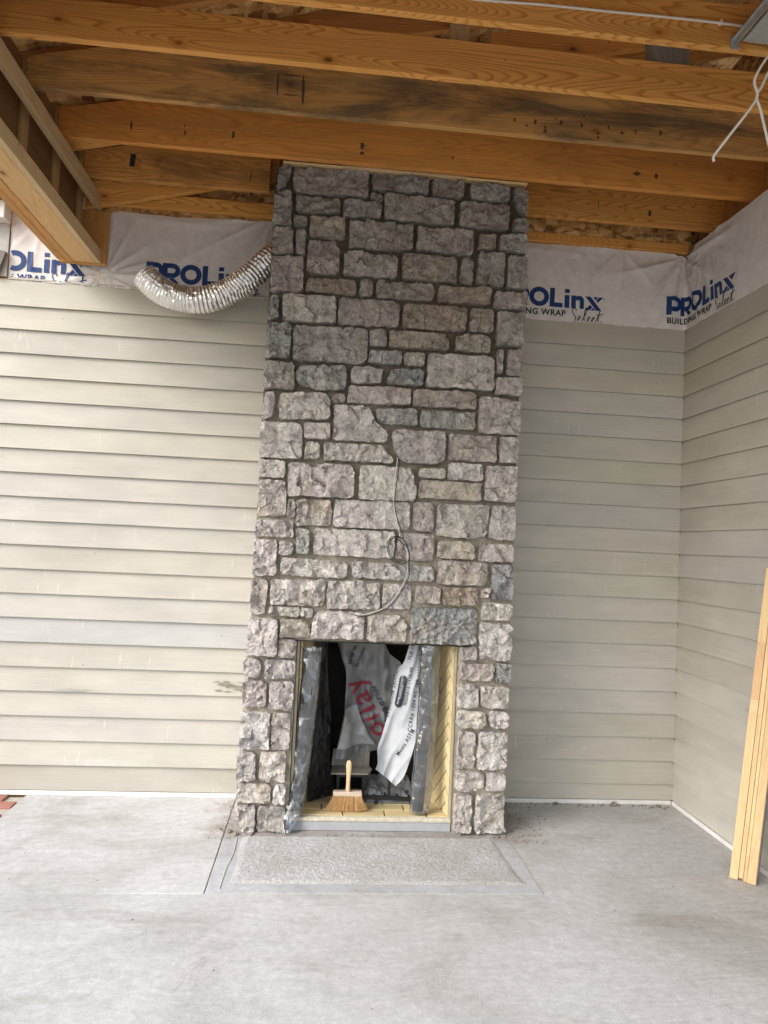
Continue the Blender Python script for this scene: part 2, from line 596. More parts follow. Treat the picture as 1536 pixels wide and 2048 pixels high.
M_pine_grey = wood_mat("grey_offcut", (0.30, 0.28, 0.24), (0.17, 0.155, 0.13), 'Z', 8, 0.4, stain=0.4)
M_finger = wood_mat("finger_joint", (0.74, 0.55, 0.30), (0.58, 0.36, 0.16), 'Z', 7, 0.4, knots=0)
M_finger_red = wood_mat("finger_joint_red", (0.70, 0.46, 0.25), (0.54, 0.31, 0.14), 'Z', 7, 0.4, knots=0)
M_osb = osb_mat("oriented_strand_board")
M_siding = siding_mat()
M_white = simple_mat("white_trim", (0.74, 0.73, 0.70), 0.5, var=0.12, nscale=9)
M_wrap = sheet_mat("house_wrap", (0.83, 0.80, 0.785), 0.15)
M_ink = simple_mat("navy_ink", (0.007, 0.04, 0.165), 0.5, var=0.1, bump=0)
M_ink_blk = simple_mat("black_ink", (0.03, 0.032, 0.045), 0.6, var=0.1, bump=0)
M_ink_red = simple_mat("red_ink", (0.24, 0.028, 0.045), 0.6, var=0.1, bump=0)
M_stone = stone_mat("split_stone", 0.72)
M_stone_upper = stone_mat("upper_split_stone", 0.48)
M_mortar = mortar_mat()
M_conc = concrete_mat()
M_pad = pad_mat()
M_conc_dark = simple_mat("joint_dirt", (0.12, 0.105, 0.085), 0.9, var=0.3, nscale=30)
M_sand = simple_mat("joint_sand", (0.46, 0.43, 0.37), 0.9, var=0.25, nscale=60)
M_block = simple_mat("grey_block", (0.36, 0.37, 0.385), 0.8, var=0.15, nscale=12, bump=0.4)
M_fire = simple_mat("cream_firebrick", (0.64, 0.52, 0.29), 0.75, var=0.12, nscale=9, bump=0.3, use_ocol=True)
M_fjoint = simple_mat("firebrick_joint", (0.17, 0.125, 0.06), 0.9, var=0.2)
M_fjamb = simple_mat("cream_jamb", (0.36, 0.31, 0.21), 0.8, var=0.2, nscale=14, bump=0.3)
M_black = simple_mat("black_iron", (0.012, 0.012, 0.013), 0.5, var=0.2, spec=0.4)
M_black_panel = simple_mat("black_panel", (0.014, 0.012, 0.011), 0.9, var=0.3, spec=0.15)
M_mesh = simple_mat("folded_mesh_screen", (0.014, 0.016, 0.02), 0.5, metal=0.0, var=0.3, nscale=60, bump=0.8, bdist=0.004)
M_film = film_mat("clear_film")
M_filmdk = film_mat("smoky_film", 0.55, (0.30, 0.31, 0.33))
M_sack = sheet_mat("woven_sack", (0.54, 0.56, 0.59), 0.18)
M_sackg = sheet_mat("grey_sack", (0.20, 0.205, 0.21), 0.08)
M_sackm = sheet_mat("dull_sack", (0.33, 0.34, 0.35), 0.15)
M_foil = foil_mat()
M_galv = simple_mat("galvanised", (0.56, 0.60, 0.61), 0.42, metal=0.85, var=0.18, nscale=30)
M_cable = simple_mat("white_cable", (0.75, 0.73, 0.67), 0.45, var=0.06)
M_gcable = simple_mat("grey_cable", (0.62, 0.62, 0.61), 0.4, var=0.1, bump=0)
M_bcable = simple_mat("black_cable", (0.025, 0.025, 0.025), 0.4, var=0.1, bump=0)
M_handle = wood_mat("brush_handle_wood", (0.68, 0.53, 0.33), (0.52, 0.36, 0.19), 'Z', 5, 0.3, knots=0)
M_blockw = wood_mat("brush_block_wood", (0.60, 0.50, 0.40), (0.46, 0.34, 0.24), 'X', 6, 0.4, knots=0)
M_brist = simple_mat("tan_bristle", (0.66, 0.42, 0.19), 0.6, var=0.35, nscale=70, bump=0)
M_crumb = simple_mat("mortar_crumb", (0.24, 0.21, 0.165), 0.9, var=0.3)
M_red = simple_mat("red_brick", (0.36, 0.17, 0.13), 0.85, var=0.25, nscale=25, bump=0.4, use_ocol=True)
M_ground = simple_mat("bare_ground", (0.27, 0.25, 0.20), 0.95, var=0.3, nscale=0.6)
M_brown = simple_mat("brown_channel", (0.16, 0.14, 0.12), 0.5, var=0.15)

STONES = """
g* -379,4080 -304,4091 -299,4035 -338,3988 -333,3945 -383,3930
g -288,4086 181,4093 186,3932 -284,3931
g 206,4092 560,4092 564,3986 211,3984
g 587,4087 790,4091 795,3986 592,3981
g 835,4087 1090,4080 1091,3985 839,3980
g* 1118,4074 1208,4072 1209,3905 1167,3914 1121,3987
g* -397,3914 -292,3917 -284,3702 -398,3703
g -266,3907 10,3903 12,3808 -265,3804
g 202,3966 276,3970 276,3914 201,3923
g 32,3903 269,3904 271,3801 37,3798
g 288,3963 741,3964 735,3800 294,3798
g 774,3959 1094,3964 1090,3798 773,3796
g* 1125,3888 1218,3886 1219,3788 1124,3790
g -276,3775 -186,3773 -190,3711 -272,3707
t -169,3778 48,3784 49,3654 -168,3650
g 78,3776 476,3770 478,3612 81,3601
g 509,3768 867,3771 867,3614 505,3622
t 905,3759 1016,3758 1014,3661 903,3662
l* 1041,3760 1217,3768 1218,3661 1037,3661
g* -394,3688 -271,3689 -268,3530 -393,3530
g -254,3688 -194,3688 -193,3534 -246,3534
p -174,3627 -9,3636 -2,3609 26,3589 21,3425 -151,3421 -174,3436
g 53,3574 369,3568 390,3538 387,3429 56,3425
t 417,3587 765,3588 769,3430 422,3429
g 795,3593 873,3596 872,3432 794,3436
g 904,3640 1071,3636 1072,3425 899,3434
g* 1097,3633 1222,3635 1230,3422 1095,3419
p* -397,3515 -197,3519 -195,3294 -392,3288
T -161,3388 135,3393 137,3302 -181,3300
g 160,3401 241,3402 240,3300 162,3299
t 263,3406 618,3410 631,3375 626,3302 263,3297
T 657,3403 996,3411 993,3305 657,3300
g* 1020,3393 1221,3399 1220,3292 1022,3287
b* -391,3264 -341,3270 -335,3116 -397,3105
l -315,3272 14,3278 20,3115 -306,3106 -303,3149
p 36,3279 413,3281 420,3247 411,3116 39,3109
T 442,3268 845,3276 842,3123 444,3111
t 866,3273 1014,3279 1018,3126 869,3124
g* 1043,3263 1213,3269 1213,3048 1044,3048
b* -400,3087 -253,3081 -251,2881 -398,2871
g -237,3083 219,3094 226,3040 225,2916 203,2870 -233,2867
g 239,3095 339,3098 342,2989 239,2986
t 359,3092 699,3096 743,3055 736,2992 362,2990
t 789,3098 977,3104 1006,3073 999,2995 783,2995
g 1051,3024 1091,3022 1087,2863 1052,2866
p* 1124,3026 1218,3023 1216,2862 1118,2863
b 245,2962 442,2966 440,2882 234,2882
g 459,2962 587,2969 589,2882 458,2880
l 612,2966 1017,2971 1039,2945 1036,2752 602,2754
g* 1053,2843 1217,2844 1214,2734 1049,2736
g* -402,2853 -220,2849 -216,2688 -404,2676
b -200,2835 94,2851 105,2822 101,2705 -67,2685 -189,2716 -208,2764
g 131,2848 324,2851 321,2753 133,2748
B 388,2851 566,2863 586,2830 584,2755 367,2758 363,2802
g* -391,2655 -332,2661 -329,2598 -342,2500 -404,2491
l -300,2658 -66,2671 2,2656 15,2595 12,2510 -297,2496
g 23,2672 103,2674 101,2619 23,2618
p 124,2732 511,2735 508,2632 118,2621
t 524,2729 914,2737 928,2705 926,2631 526,2628
g* 950,2714 1220,2697 1211,2481 947,2486
l 36,2606 246,2608 293,2515 377,2446 372,2387 42,2385
b 296,2601 556,2607 561,2502 324,2507 304,2540
b 584,2604 924,2608 924,2499 578,2498
l* -408,2474 -177,2479 -151,2439 -148,2255 -405,2253
l -141,2479 20,2486 20,2386 -138,2382
g -125,2365 -51,2367 -37,2337 -40,2261 -132,2259
l -12,2365 336,2371 420,2278 415,2260 -9,2258
g 417,2473 740,2478 745,2296 685,2266 482,2269 437,2315 405,2424
p 765,2465 1065,2465 1069,2302 762,2304
l* 1090,2464 1211,2464 1212,2303 1089,2301
l* -409,2238 -254,2237 -244,2210 -247,2132 -408,2132
p -226,2231 148,2236 184,2203 182,2031 -220,2027
l 216,2239 526,2237 552,2199 548,2138 573,2115 567,2032 212,2025
g 585,2240 750,2242 750,2181 585,2179
l 771,2288 977,2287 991,2260 987,2176 768,2179
t 588,2167 977,2163 977,2053 583,2052
g* 1015,2277 1206,2280 1204,2059 1001,2056
g* -403,2117 -247,2119 -229,2060 -225,1899 -395,1890
t -219,2007 -169,2006 -166,1896 -218,1891
g -161,2003 49,2012 52,1848 -80,1854 -155,1843
l 71,2013 535,2025 537,1847 70,1849
p 565,2026 686,2025 689,1842 563,1851
l 713,2022 1035,2031 1040,1967 1021,1831 945,1815 709,1824
g* 1060,2029 1208,2027 1209,1813 1039,1822
g* -398,1872 -178,1873 -175,1770 -405,1769
b -155,1828 -73,1825 -73,1674 -151,1673
l -45,1834 446,1836 447,1669 -47,1673
p 476,1835 695,1826 694,1660 462,1669
t 723,1790 908,1799 951,1767 960,1687 723,1686
g* 985,1788 1200,1790 1202,1680 985,1680
g* -406,1750 -269,1749 -265,1535 -406,1531
g -255,1745 -174,1744 -173,1679 -186,1662 -253,1662
l -238,1647 147,1636 167,1617 163,1539 -63,1535 -242,1551
b 199,1643 699,1631 702,1537 199,1545
p 733,1672 1037,1668 1042,1612 1031,1526 722,1523
b* 1070,1662 1202,1661 1206,1443 1069,1448
g* -410,1515 -308,1509 -323,1294 -408,1302
l -294,1512 35,1517 42,1474 26,1359 -291,1356
g 54,1517 371,1528 375,1353 53,1348
g 394,1517 569,1515 568,1358 391,1361
t 601,1509 745,1510 752,1404 596,1403
T 767,1508 984,1507 986,1403 765,1397
t 1012,1501 1061,1518 1053,1460 1007,1445
g -295,1347 -111,1349 -110,1292 -302,1294
g -101,1345 -32,1345 -34,1288 -103,1290
l* 1015,1419 1207,1421 1206,1317 1012,1314
g* -415,1274 -239,1273 -235,1052 -415,1048
t -225,1274 -86,1276 -44,1245 -45,1167 -222,1167
g 6,1332 282,1331 285,1166 -35,1164 -31,1233 -14,1305
g 306,1317 499,1324 550,1290 550,1161 307,1160
B 578,1371 985,1379 986,1155 577,1157
l* 1010,1295 1209,1290 1212,1157 1198,1069 1007,1073
g -226,1151 -122,1152 -124,1043 -232,1047
g 896,1136 989,1140 990,1065 894,1064
g* -427,1027 -330,1023 -327,920 -425,919
g -302,1026 -121,1027 -123,916 -303,913
p* -429,899 -295,897 -281,851 -289,740 -427,742
g -265,896 -124,898 -125,731 -271,734
l* -432,709 -257,707 -253,490 -429,489
g -241,707 -133,710 -133,486 -241,486
g* -437,468 -330,465 -324,301 -438,304
g -303,471 -147,476 -144,297 -301,302
g* -434,286 -232,282 -229,176 -435,180
l -207,280 -141,279 -138,166 -217,164
g* -430,159 -314,154 -314,4 -365,-5 -407,15 -434,72
g -297,154 -141,149 -139,-14 -303,-7
p 904,1041 1106,1042 1103,936 901,935
B* 1123,1045 1218,1046 1218,978 1202,935 1120,934
g 892,913 1008,912 1018,774 891,767
g* 1030,907 1203,910 1203,773 1030,775
g 894,750 1054,750 1070,697 1065,649 893,648
l* 1093,756 1207,754 1206,650 1092,653
g 904,624 1002,624 1006,400 897,396
l* 1027,625 1207,624 1210,399 1021,391
g 902,379 1071,375 1071,266 895,266
g* 1088,373 1202,371 1203,271 1088,263
g 898,242 1003,239 998,17 896,16
l* 1025,239 1204,245 1211,10 1022,8
"""

# ================================================================== THE SETTING
YB, XR, YF = 4.98, 2.61, 4.385          # back wall, right wall, chimney face
ZJ = 4.11                                # underside of the ceiling joists

# ------------------------------------------------------------------ ground and floor
bm = bmesh.new()
vs = [bm.verts.new(p) for p in ((-150, -150, -0.16), (150, -150, -0.16), (150, 150, -0.16), (-150, 150, -0.16))]
bm.faces.new(vs)
tag(from_bm("ground", bm, M_ground), kind="structure")

floor = bpy.data.objects.new("concrete_floor", None)
COL.objects.link(floor)
tag(floor, kind="structure")
box("joint_bed", (-1.83, -2.35, -0.15), (2.95, 5.2, -0.012), M_conc_dark, floor)
GP = 0.0024


def slab(pts, color, bev=0.002):
    return prism_obj("slab", pts, -0.011, 0.0, M_conc, floor, 'Z', bev, color)


slab([(-1.85, 3.632 + GP), (-0.488 - GP, 3.632 + GP), (-0.488 - GP, 5.2), (-1.85, 5.2)], (1.04, 1.04, 1.04))
slab([(-0.488 + GP, 3.644), (1.224, 3.644), (1.224, 5.2), (-0.488 + GP, 5.2)], (0.93, 0.945, 0.985))
slab([(-1.85, -2.4), (2.95, -2.4), (2.95, 5.2), (1.232, 5.2), (1.232, 3.640), (-0.488, 3.640), (-0.488, 3.632 - 0.006), (-1.85, 3.632 - 0.006)], (0.985, 0.985, 0.985))
box("joint_filler", (1.2262, 3.66, -0.011), (1.2305, 4.36, 0.002), M_sand, floor)

# rough parged pad in front of the opening
nx, ny = 150, 62
x0, x1, y0, y1 = -0.375, 1.125, 3.735, 4.31
v, f = [], []
for j in range(ny + 1):
    for i in range(nx + 1):
        x = x0 + (x1 - x0) * i / nx
        y = y0 + (y1 - y0) * j / ny
        x += 0.03 * (y1 - y) / (y1 - y0) * (1 if i > nx * 0.9 else 0) + 0.012 * fbm((x * 6, y * 6, 3)) * (1 if i in (0, nx) or j == 0 else 0.3)
        e = min(i / 3, (nx - i) / 3, j / 3, 1.0)
        h = 0.0065 + 0.0026 * fbm((x * 46, y * 46, 1), 3) + 0.0015 * fbm((x * 9, y * 9, 5), 2)
        v.append((x, y, 0.0006 + max(h, 0.0002) * e))
for j in range(ny):
    for i in range(nx):
        a = j * (nx + 1) + i
        f.append((a, a + 1, a + nx + 2, a + nx + 1))
pydata("parged_pad", v, f, M_pad, floor, True)
# thin ridge of spilled cement along the left side of the pad
bm = bmesh.new()
pts = spline([(-0.405, 4.30, 0.001), (-0.40, 4.1, 0.001), (-0.415, 3.9, 0.001), (-0.42, 3.68, 0.001)], 14)
add_tube(bm, pts, lambda i, t, a: 0.003 + 0.002 * noise.noise(Vector((i * 0.7, a, 0))), 6)
from_bm("cement_ridge", bm, M_pad, floor, True)

# brick paving beyond the slab on the left
pav = bpy.data.objects.new("brick_path", None)
COL.objects.link(pav)
tag(pav, kind="structure")
box("paving_bed", (-3.4, 3.2, -0.15), (-1.853, 4.95, -0.016), M_sand, pav)
proto = None
for r in range(16):
    for c in range(7):
        y = 3.22 + r * 0.108
        x = -1.862 - 0.205 - c * 0.213 - (0.1 if r % 2 else 0.0)
        if x < -3.4: continue
        hi = min(x + 0.205, -1.859)
        if proto is None or hi - x < 0.204:
            o = box("brick", (0, 0, -0.05), (hi - x, 0.1, 0.0), M_red, pav, 0.004)
            if proto is None: proto = o
        else:
            o = proto.copy()
            COL.objects.link(o)
        o.location = (x, y, -0.003 + 0.004 * random.random())
        k = 0.8 + 0.45 * random.random()
        o.color = (k, k * 0.96, k * 0.94, 1)

# ------------------------------------------------------------------ walls
back = thing("back_wall", "long back wall of grey beige lap siding behind the stone chimney", "wall", (0.2, YB, 0))
right = thing("side_wall", "short wall of pale lap siding at right angles to the back wall", "wall", (XR, 3, 0))
box("sheathing", (-4.5, YB, -0.1), (2.95, YB + 0.12, 4.02), M_osb, back)
box("sheathing", (XR, 0.4, -0.1), (XR + 0.15, YB - 0.002, 3.99), M_osb, right)


def siding(x0, x1, ztops, parent, axis='X', face=0.0, drop=0.005, tints=None):
    """lap boards: ztops are the butt (lower) edges from the top board down; face is the wall plane"""
    for k, (zb, zt) in enumerate(ztops):
        lo_in, up_in, th = 0.033, 0.010, 0.010
        jz = 0.0015 * random.uniform(-1, 1)
        prof = [(face - lo_in, zb + jz), (face - lo_in + th, zb + jz), (face - up_in + th * 0.6, zt + 0.028), (face - up_in, zt + 0.028)]
        n = 28
        bm = bmesh.new()
        rings = []
        for i in range(n + 1):
            s = x0 + (x1 - x0) * i / n
            w = 0.0013 * fbm((s * 1.7, k * 3.1, 2 if axis == 'X' else 7), 3)
            ring = []
            for (d, z) in prof:
                dz = w if z < zb + 0.05 else 0
                p = (s, d, z + dz) if axis == 'X' else (d, s, z + dz)
                ring.append(bm.verts.new(p))
            rings.append(ring)
        for i in range(n):
            for q in range(4):
                bm.faces.new((rings[i][q], rings[i][(q + 1) % 4], rings[i + 1][(q + 1) % 4], rings[i + 1][q]))
        bm.faces.new(rings[0]); bm.faces.new(rings[-1][::-1])
        o = from_bm("siding_board", bm, M_siding, parent)
        t = random.uniform(0.955, 1.035)
        o.color = (t, t * random.uniform(0.992, 1.008), t * random.uniform(0.97, 1.03), 1)
        if tints and k in tints: o.color = (*tints[k], 1)


eL, zL = 0.1611, 3.256
bl = [(zL - k * eL, (3.41 if k == 0 else zL - (k - 1) * eL)) for k in range(0, 21)]
bl[-1] = (0.034, bl[-1][1])
siding(-4.4, 0.38, bl, back, 'X', YB, tints={14: (0.93, 0.97, 1.06), 20: (0.84, 0.83, 0.81), 10: (0.99, 1.0, 1.02), 13: (0.97, 0.98, 1.0)})
eR, zR = 0.1642, 3.262
br = [(zR - k * eR, (3.41 if k == 0 else zR - (k - 1) * eR)) for k in range(0, 20)] + [(0.034, zR - 19 * eR)]
siding(0.384, XR - 0.02, br, back, 'X', YB)
siding(0.5, YB - 0.012, br, right, 'Y', XR, tints={2: (0.97, 0.95, 0.93)})
box("frieze_strip", (-2.205, YB - 0.017, 3.4385), (0.38, YB - 0.004, 3.452), M_siding, back)
# white drip trim along the foot of both walls
box("base_trim", (-4.4, YB - 0.042, 0.001), (XR - 0.045, YB - 0.006, 0.030), M_white, back, 0.003)
box("base_trim", (XR - 0.044, 0.5, 0.001), (XR - 0.006, YB - 0.044, 0.030), M_white, right, 0.003)
# scraped patches where the paint is gone
def scrape(name, parent, cx, cz, w, h, seed, axis='X', face=YB - 0.033, mat=None):
    rnd = random.Random(seed)
    bm = bmesh.new()
    for k in range(13):
        z = cz + (rnd.random() - 0.5) * h
        ww = w * rnd.uniform(0.10, 0.42) * (1 - abs(z - cz) / h)
        hh = h * rnd.uniform(0.05, 0.16)
        xx = cx + (rnd.random() ** 1.5 - 0.35) * w * 0.55
        n = 12
        ring = []
        for i in range(n):
            a = 2 * math.pi * i / n
            rr = 1 + 0.5 * rnd.uniform(-1, 1)
            ring.append((xx + math.cos(a) * ww * rr * 0.5, z + math.sin(a) * hh * rr * 0.5))
        d = face - 0.0004 * (k + 1)
        vs = [bm.verts.new((p[0], d, p[1]) if axis == 'X' else (d, p[0], p[1])) for p in ring]
        bm.faces.new(vs)
    return from_bm(name, bm, mat, parent)


M_scrape = simple_mat("bare_fibre_cement", (0.27, 0.245, 0.185), 0.9, var=0.25, nscale=40)
M_scrape2 = simple_mat("bare_fibre_cement_grey", (0.38, 0.37, 0.34), 0.9, var=0.3, nscale=60)
scrape("scraped_patch", back, -0.60, 0.735, 0.34, 0.10, 3, mat=M_scrape)
scrape("scraped_patch", back, -1.62, 0.690, 0.32, 0.022, 5, mat=M_scrape2)
scrape("scraped_patch", right, 3.93, 0.88, 0.42, 0.07, 9, 'Y', XR - 0.033, M_scrape2)

# the house beyond the wrap's left end: soffit, frieze board, corner channel
nb = thing("neighbouring_eave", "white soffit and grey frieze board beyond the left end of the house wrap", "eave", (-3, YB, 3.45))
box("soffit", (-4.4, 4.86, 3.815), (-2.215, YB - 0.002, 3.935), M_white, nb, 0.004)
box("frieze_board", (-4.4, 4.955, 3.452), (-2.216, YB - 0.004, 3.813), simple_mat("grey_frieze", (0.42, 0.42, 0.40), 0.6), nb)
box("gutter_shadow_board", (-4.4, 4.80, 3.937), (-2.02, YB + 0.10, 4.20), M_black_panel, nb)  # plain black board stands in for the shadow above the soffit
bm = bmesh.new()
prism(bm, [(-2.31, 3.455), (-2.262, 3.455), (-2.215, 3.61), (-2.262, 3.62)], 4.925, 4.952, 'Y', 0.003)
from_bm("corner_channel", bm, M_brown, nb)

# ------------------------------------------------------------------ house wrap, one sheet round the corner
def corner_map(s, z, off):
    """s runs along the back wall and, past the corner, along the right wall"""
    rad = 0.03
    sc = XR - 0.012 - rad
    if s <= sc: return Vector((s, YB - 0.007 - off, z))
    L = rad * math.pi / 2
    cx, cy = sc, YB - 0.007 - rad
    if s < sc + L:
        a = (s - sc) / rad
        return Vector((cx + math.sin(a) * (rad - off), cy + math.cos(a) * (rad - off), z))
    return Vector((XR - 0.012 - off, cy - (s - sc - L), z))


FANS = [(2.55, 3.97, 0.60, 0.030, 7, -1), (2.10, 4.00, 0.50, 0.012, 5, -1), (-0.46, 4.02, 0.75, 0.014, 9, -1), (-1.58, 3.52, 0.36, 0.020, 11, 1), (-2.0, 3.90, 0.55, 0.006, 9, 1), (2.85, 3.95, 0.5, 0.010, 8, 1),
        (1.6, 4.02, 0.6, 0.004, 7, -1)]


def wrinkle(s, z):
    h = 0.003 + 0.0028 * fbm((s * 3.0, z * 3.0, 0.3), 3) + 0.0012 * fbm((s * 14, z * 7, 4.1), 3)
    for (cs, cz, L, amp, k, sg) in FANS:
        dx, dz = s - cs, z - cz
        r = math.hypot(dx, dz)
        if r < 1.4 * L:
            a = math.atan2(dz, dx)
            a2 = a * k + 1.5 * noise.noise(Vector((a * 2, cs, r)))
            env = math.exp(-((r / L) ** 2) * 1.6) * min(1, r / 0.10)
            h += 1.35 * amp * env * (1 - abs(math.sin(a2 * 0.8))) ** 2
    # slack fold near the top edge
    h += 0.006 * math.exp(-((z - 3.95 - 0.03 * math.sin(s * 2.1)) / 0.02) ** 2) * (0.5 + 0.5 * math.sin(s * 5))
    return max(h, 0.001)


def wrap_top(s):
    pts = [(-2.21, 4.05), (-1.66, 4.05), (-1.62, 3.935), (-1.5, 3.972), (-1.145, 3.962), (-0.45, 3.985), (0.4, 3.99), (1.4, 3.993), (2.3, 4.0), (2.56, 3.985), (2.60, 3.955), (2.70, 4.03), (3.2, 4.02), (6.8, 4.0)]
    for (a, za), (b, zb) in zip(pts, pts[1:]):
        if a <= s <= b:
            t = (s - a) / (b - a)
            return za + (zb - za) * t + 0.004 * noise.noise(Vector((s * 7, 0, 0)))
    return 4.0


wrap = thing("house_wrap", "white printed house wrap sheet stretched above the siding round the corner", "house wrap", (0.2, YB - 0.01, 3.44))
nz = 46
ss = []
s = -2.21
while s < 6.8:
    ss.append(s)
    s += 0.0135 if s < 3.7 else 0.06
v, f = [], []
for s in ss:
    zt = wrap_top(s)
    for j in range(nz + 1):
        z = 3.432 + (zt - 3.432) * j / nz
        v.append(corner_map(s, z, wrinkle(s, z)))
for i in range(len(ss) - 1):
    for j in range(nz):
        a = i * (nz + 1) + j
        f.append((a, a + nz + 1, a + nz + 2, a + 1))
pydata("wrap_sheet", v, f, M_wrap, wrap, True)


# ---- lettering: flat shapes built as strokes, then laid on the sheet
def strip(path, w, closed=False):
    """quads of a stroke of width w along a 2D path"""
    P = [Vector((p[0], p[1])) for p in path]
    n = len(P)
    L, Rr = [], []
    for i in range(n):
        if closed: a, b = P[(i - 1) % n], P[(i + 1) % n]
        else: a, b = P[max(i - 1, 0)], P[min(i + 1, n - 1)]
        d = (b - a)
        if d.length < 1e-9: d = Vector((1, 0))
        d.normalize()
        nn = Vector((-d.y, d.x))
        ww = w[i] if isinstance(w, (list, tuple)) else w
        L.append(P[i] + nn * ww / 2); Rr.append(P[i] - nn * ww / 2)
    q = []
    for i in range(n if closed else n - 1):
        j = (i + 1) % n
        q.append([L[i], L[j], Rr[j], Rr[i]])
    return q


def rect(x0, y0, x1, y1):
    return [[Vector((x0, y0)), Vector((x1, y0)), Vector((x1, y1)), Vector((x0, y1))]]


def arc(cx, cy, rx, ry, a0, a1, n=10):
    return [(cx + rx * math.cos(R(a0 + (a1 - a0) * i / n)), cy + ry * math.sin(R(a0 + (a1 - a0) * i / n))) for i in range(n + 1)]


def shift(q, dx, dy=0, k=1.0):
    return [[Vector((p.x * k + dx, p.y * k + dy)) for p in f] for f in q]


W = 0.25
bowl = [(0.25, 0.875), (0.48, 0.875)] + arc(0.48, 0.60, 0.27, 0.275, 80, -80, 10) + [(0.48, 0.325), (0.25, 0.325)]
gP = rect(0, 0, 0.25, 1) + strip(bowl, W)
bowlR = [(0.25, 0.88), (0.48, 0.88)] + arc(0.48, 0.63, 0.27, 0.25, 80, -80, 10) + [(0.48, 0.38), (0.25, 0.38)]
gR = rect(0, 0, 0.25, 1) + strip(bowlR, 0.24) + [[Vector((0.30, 0.255)), Vector((0.57, 0.255)), Vector((0.86, 0)), Vector((0.55, 0))]]
gO = strip(arc(0.53, 0.5, 0.405, 0.385, 0, 348, 30)[:], 0.25, True)
gL = rect(0, 0.24, 0.26, 1) + rect(0, 0, 0.70, 0.24)
gi = rect(0, 0, 0.26, 0.68) + rect(0, 0.79, 0.26, 1.0)
gn = rect(0, 0, 0.25, 0.68) + strip([(0.25, 0.50), (0.34, 0.555), (0.44, 0.565)] + arc(0.44, 0.42, 0.135, 0.145, 75, 5, 6) + [(0.577, 0.30), (0.577, 0.0)], 0.23)
gx = ([[Vector((0.0, 0.68)), Vector((0.30, 0.68)), Vector((0.92, -0.04)), Vector((0.62, -0.04))]]
      + [[Vector((0.60, 0.50)), Vector((0.75, 0.68)), Vector((0.98, 0.68)), Vector((0.70, 0.385))]]
      + [[Vector((0.44, 0.68)), Vector((0.70, 0.68)), Vector((0.58, 0.52)), Vector((0.50, 0.60))]]
      + [[Vector((0.02, -0.04)), Vector((0.26, -0.04)), Vector((0.40, 0.12)), Vector((0.29, 0.26))]]
      + [[Vector((0.31, -0.04)), Vector((0.52, -0.04)), Vector((0.54, 0.02)), Vector((0.44, 0.09))]])
LOGO = []
GLYPHS = []
xx = 0.0
for gl, w in ((gP, 0.80), (gR, 0.87), (gO, 1.10), (gL, 0.80), (gi, 0.36), (gn, 0.74), (gx, 1.0)):
    GLYPHS.append(shift(gl, xx))
    xx += w
LOGO_W = xx
SELECT = [[(0.34, 0.80), (0.30, 0.92), (0.18, 0.95), (0.08, 0.82), (0.14, 0.62), (0.26, 0.46), (0.28, 0.25), (0.16, 0.06), (0.0, 0.02), (-0.10, 0.10)],
          [(0.40, 0.22), (0.56, 0.34), (0.60, 0.46), (0.50, 0.46), (0.44, 0.28), (0.52, 0.12), (0.70, 0.20), (0.90, 0.60), (1.00, 0.95), (0.92, 1.0), (0.84, 0.5), (0.88, 0.12), (1.04, 0.20), (1.18, 0.38), (1.20, 0.47), (1.10, 0.46), (1.05, 0.26), (1.14, 0.12), (1.32, 0.24), (1.50, 0.44), (1.40, 0.46), (1.34, 0.28), (1.42, 0.12), (1.58, 0.22), (1.74, 0.55), (1.84, 0.90), (1.74, 0.40), (1.78, 0.12), (1.96, 0.26)],
          [(1.62, 0.60), (2.02, 0.70)]]


def serif_word(txt, off=0.008):
    cu = bpy.data.curves.new("t", 'FONT')
    cu.body = txt
    cu.size = 1.0
    cu.space_character = 1.12
    cu.offset = off
    cu.resolution_u = 3
    ob = bpy.data.objects.new("t", cu)
    dg = bpy.context.evaluated_depsgraph_get()
    COL.objects.link(ob)
    dg.update()
    me = bpy.data.meshes.new_from_object(ob.evaluated_get(bpy.context.evaluated_depsgraph_get()))
    vs = [Vector((p.co.x, p.co.y)) for p in me.vertices]
    q = [[vs[i] for i in p.vertices] for p in me.polygons]
    bpy.data.objects.remove(ob)
    bpy.data.curves.remove(cu)
    bpy.data.meshes.remove(me)
    xs = [p.x for p in vs]
    ys = [p.y for p in vs]
    x0, x1, y0, y1 = min(xs), max(xs), min(ys), max(ys)
    return [[Vector((p.x - x0, p.y - (0 if y0 > -0.05 else 0))) for p in f] for f in q], x1 - x0, y1


def lay(name, quads, fn, mat, parent, maxlen=0.02):
    bm = bmesh.new()
    for q in quads:
        vs = [bm.verts.new((p.x, p.y, 0)) for p in q]
        try: bm.faces.new(vs)
        except ValueError: pass
    bmesh.ops.triangulate(bm, faces=bm.faces)
    for _ in range(3):
        es = [e for e in bm.edges if e.calc_length() > maxlen]
        if not es: break
        bmesh.ops.subdivide_edges(bm, edges=es, cuts=1, use_grid_fill=True)
        bmesh.ops.triangulate(bm, faces=[f for f in bm.faces if len(f.verts) > 3])
    for v in bm.verts:
        v.co = fn(v.co.x, v.co.y)
    return from_bm(name, bm, mat, parent)


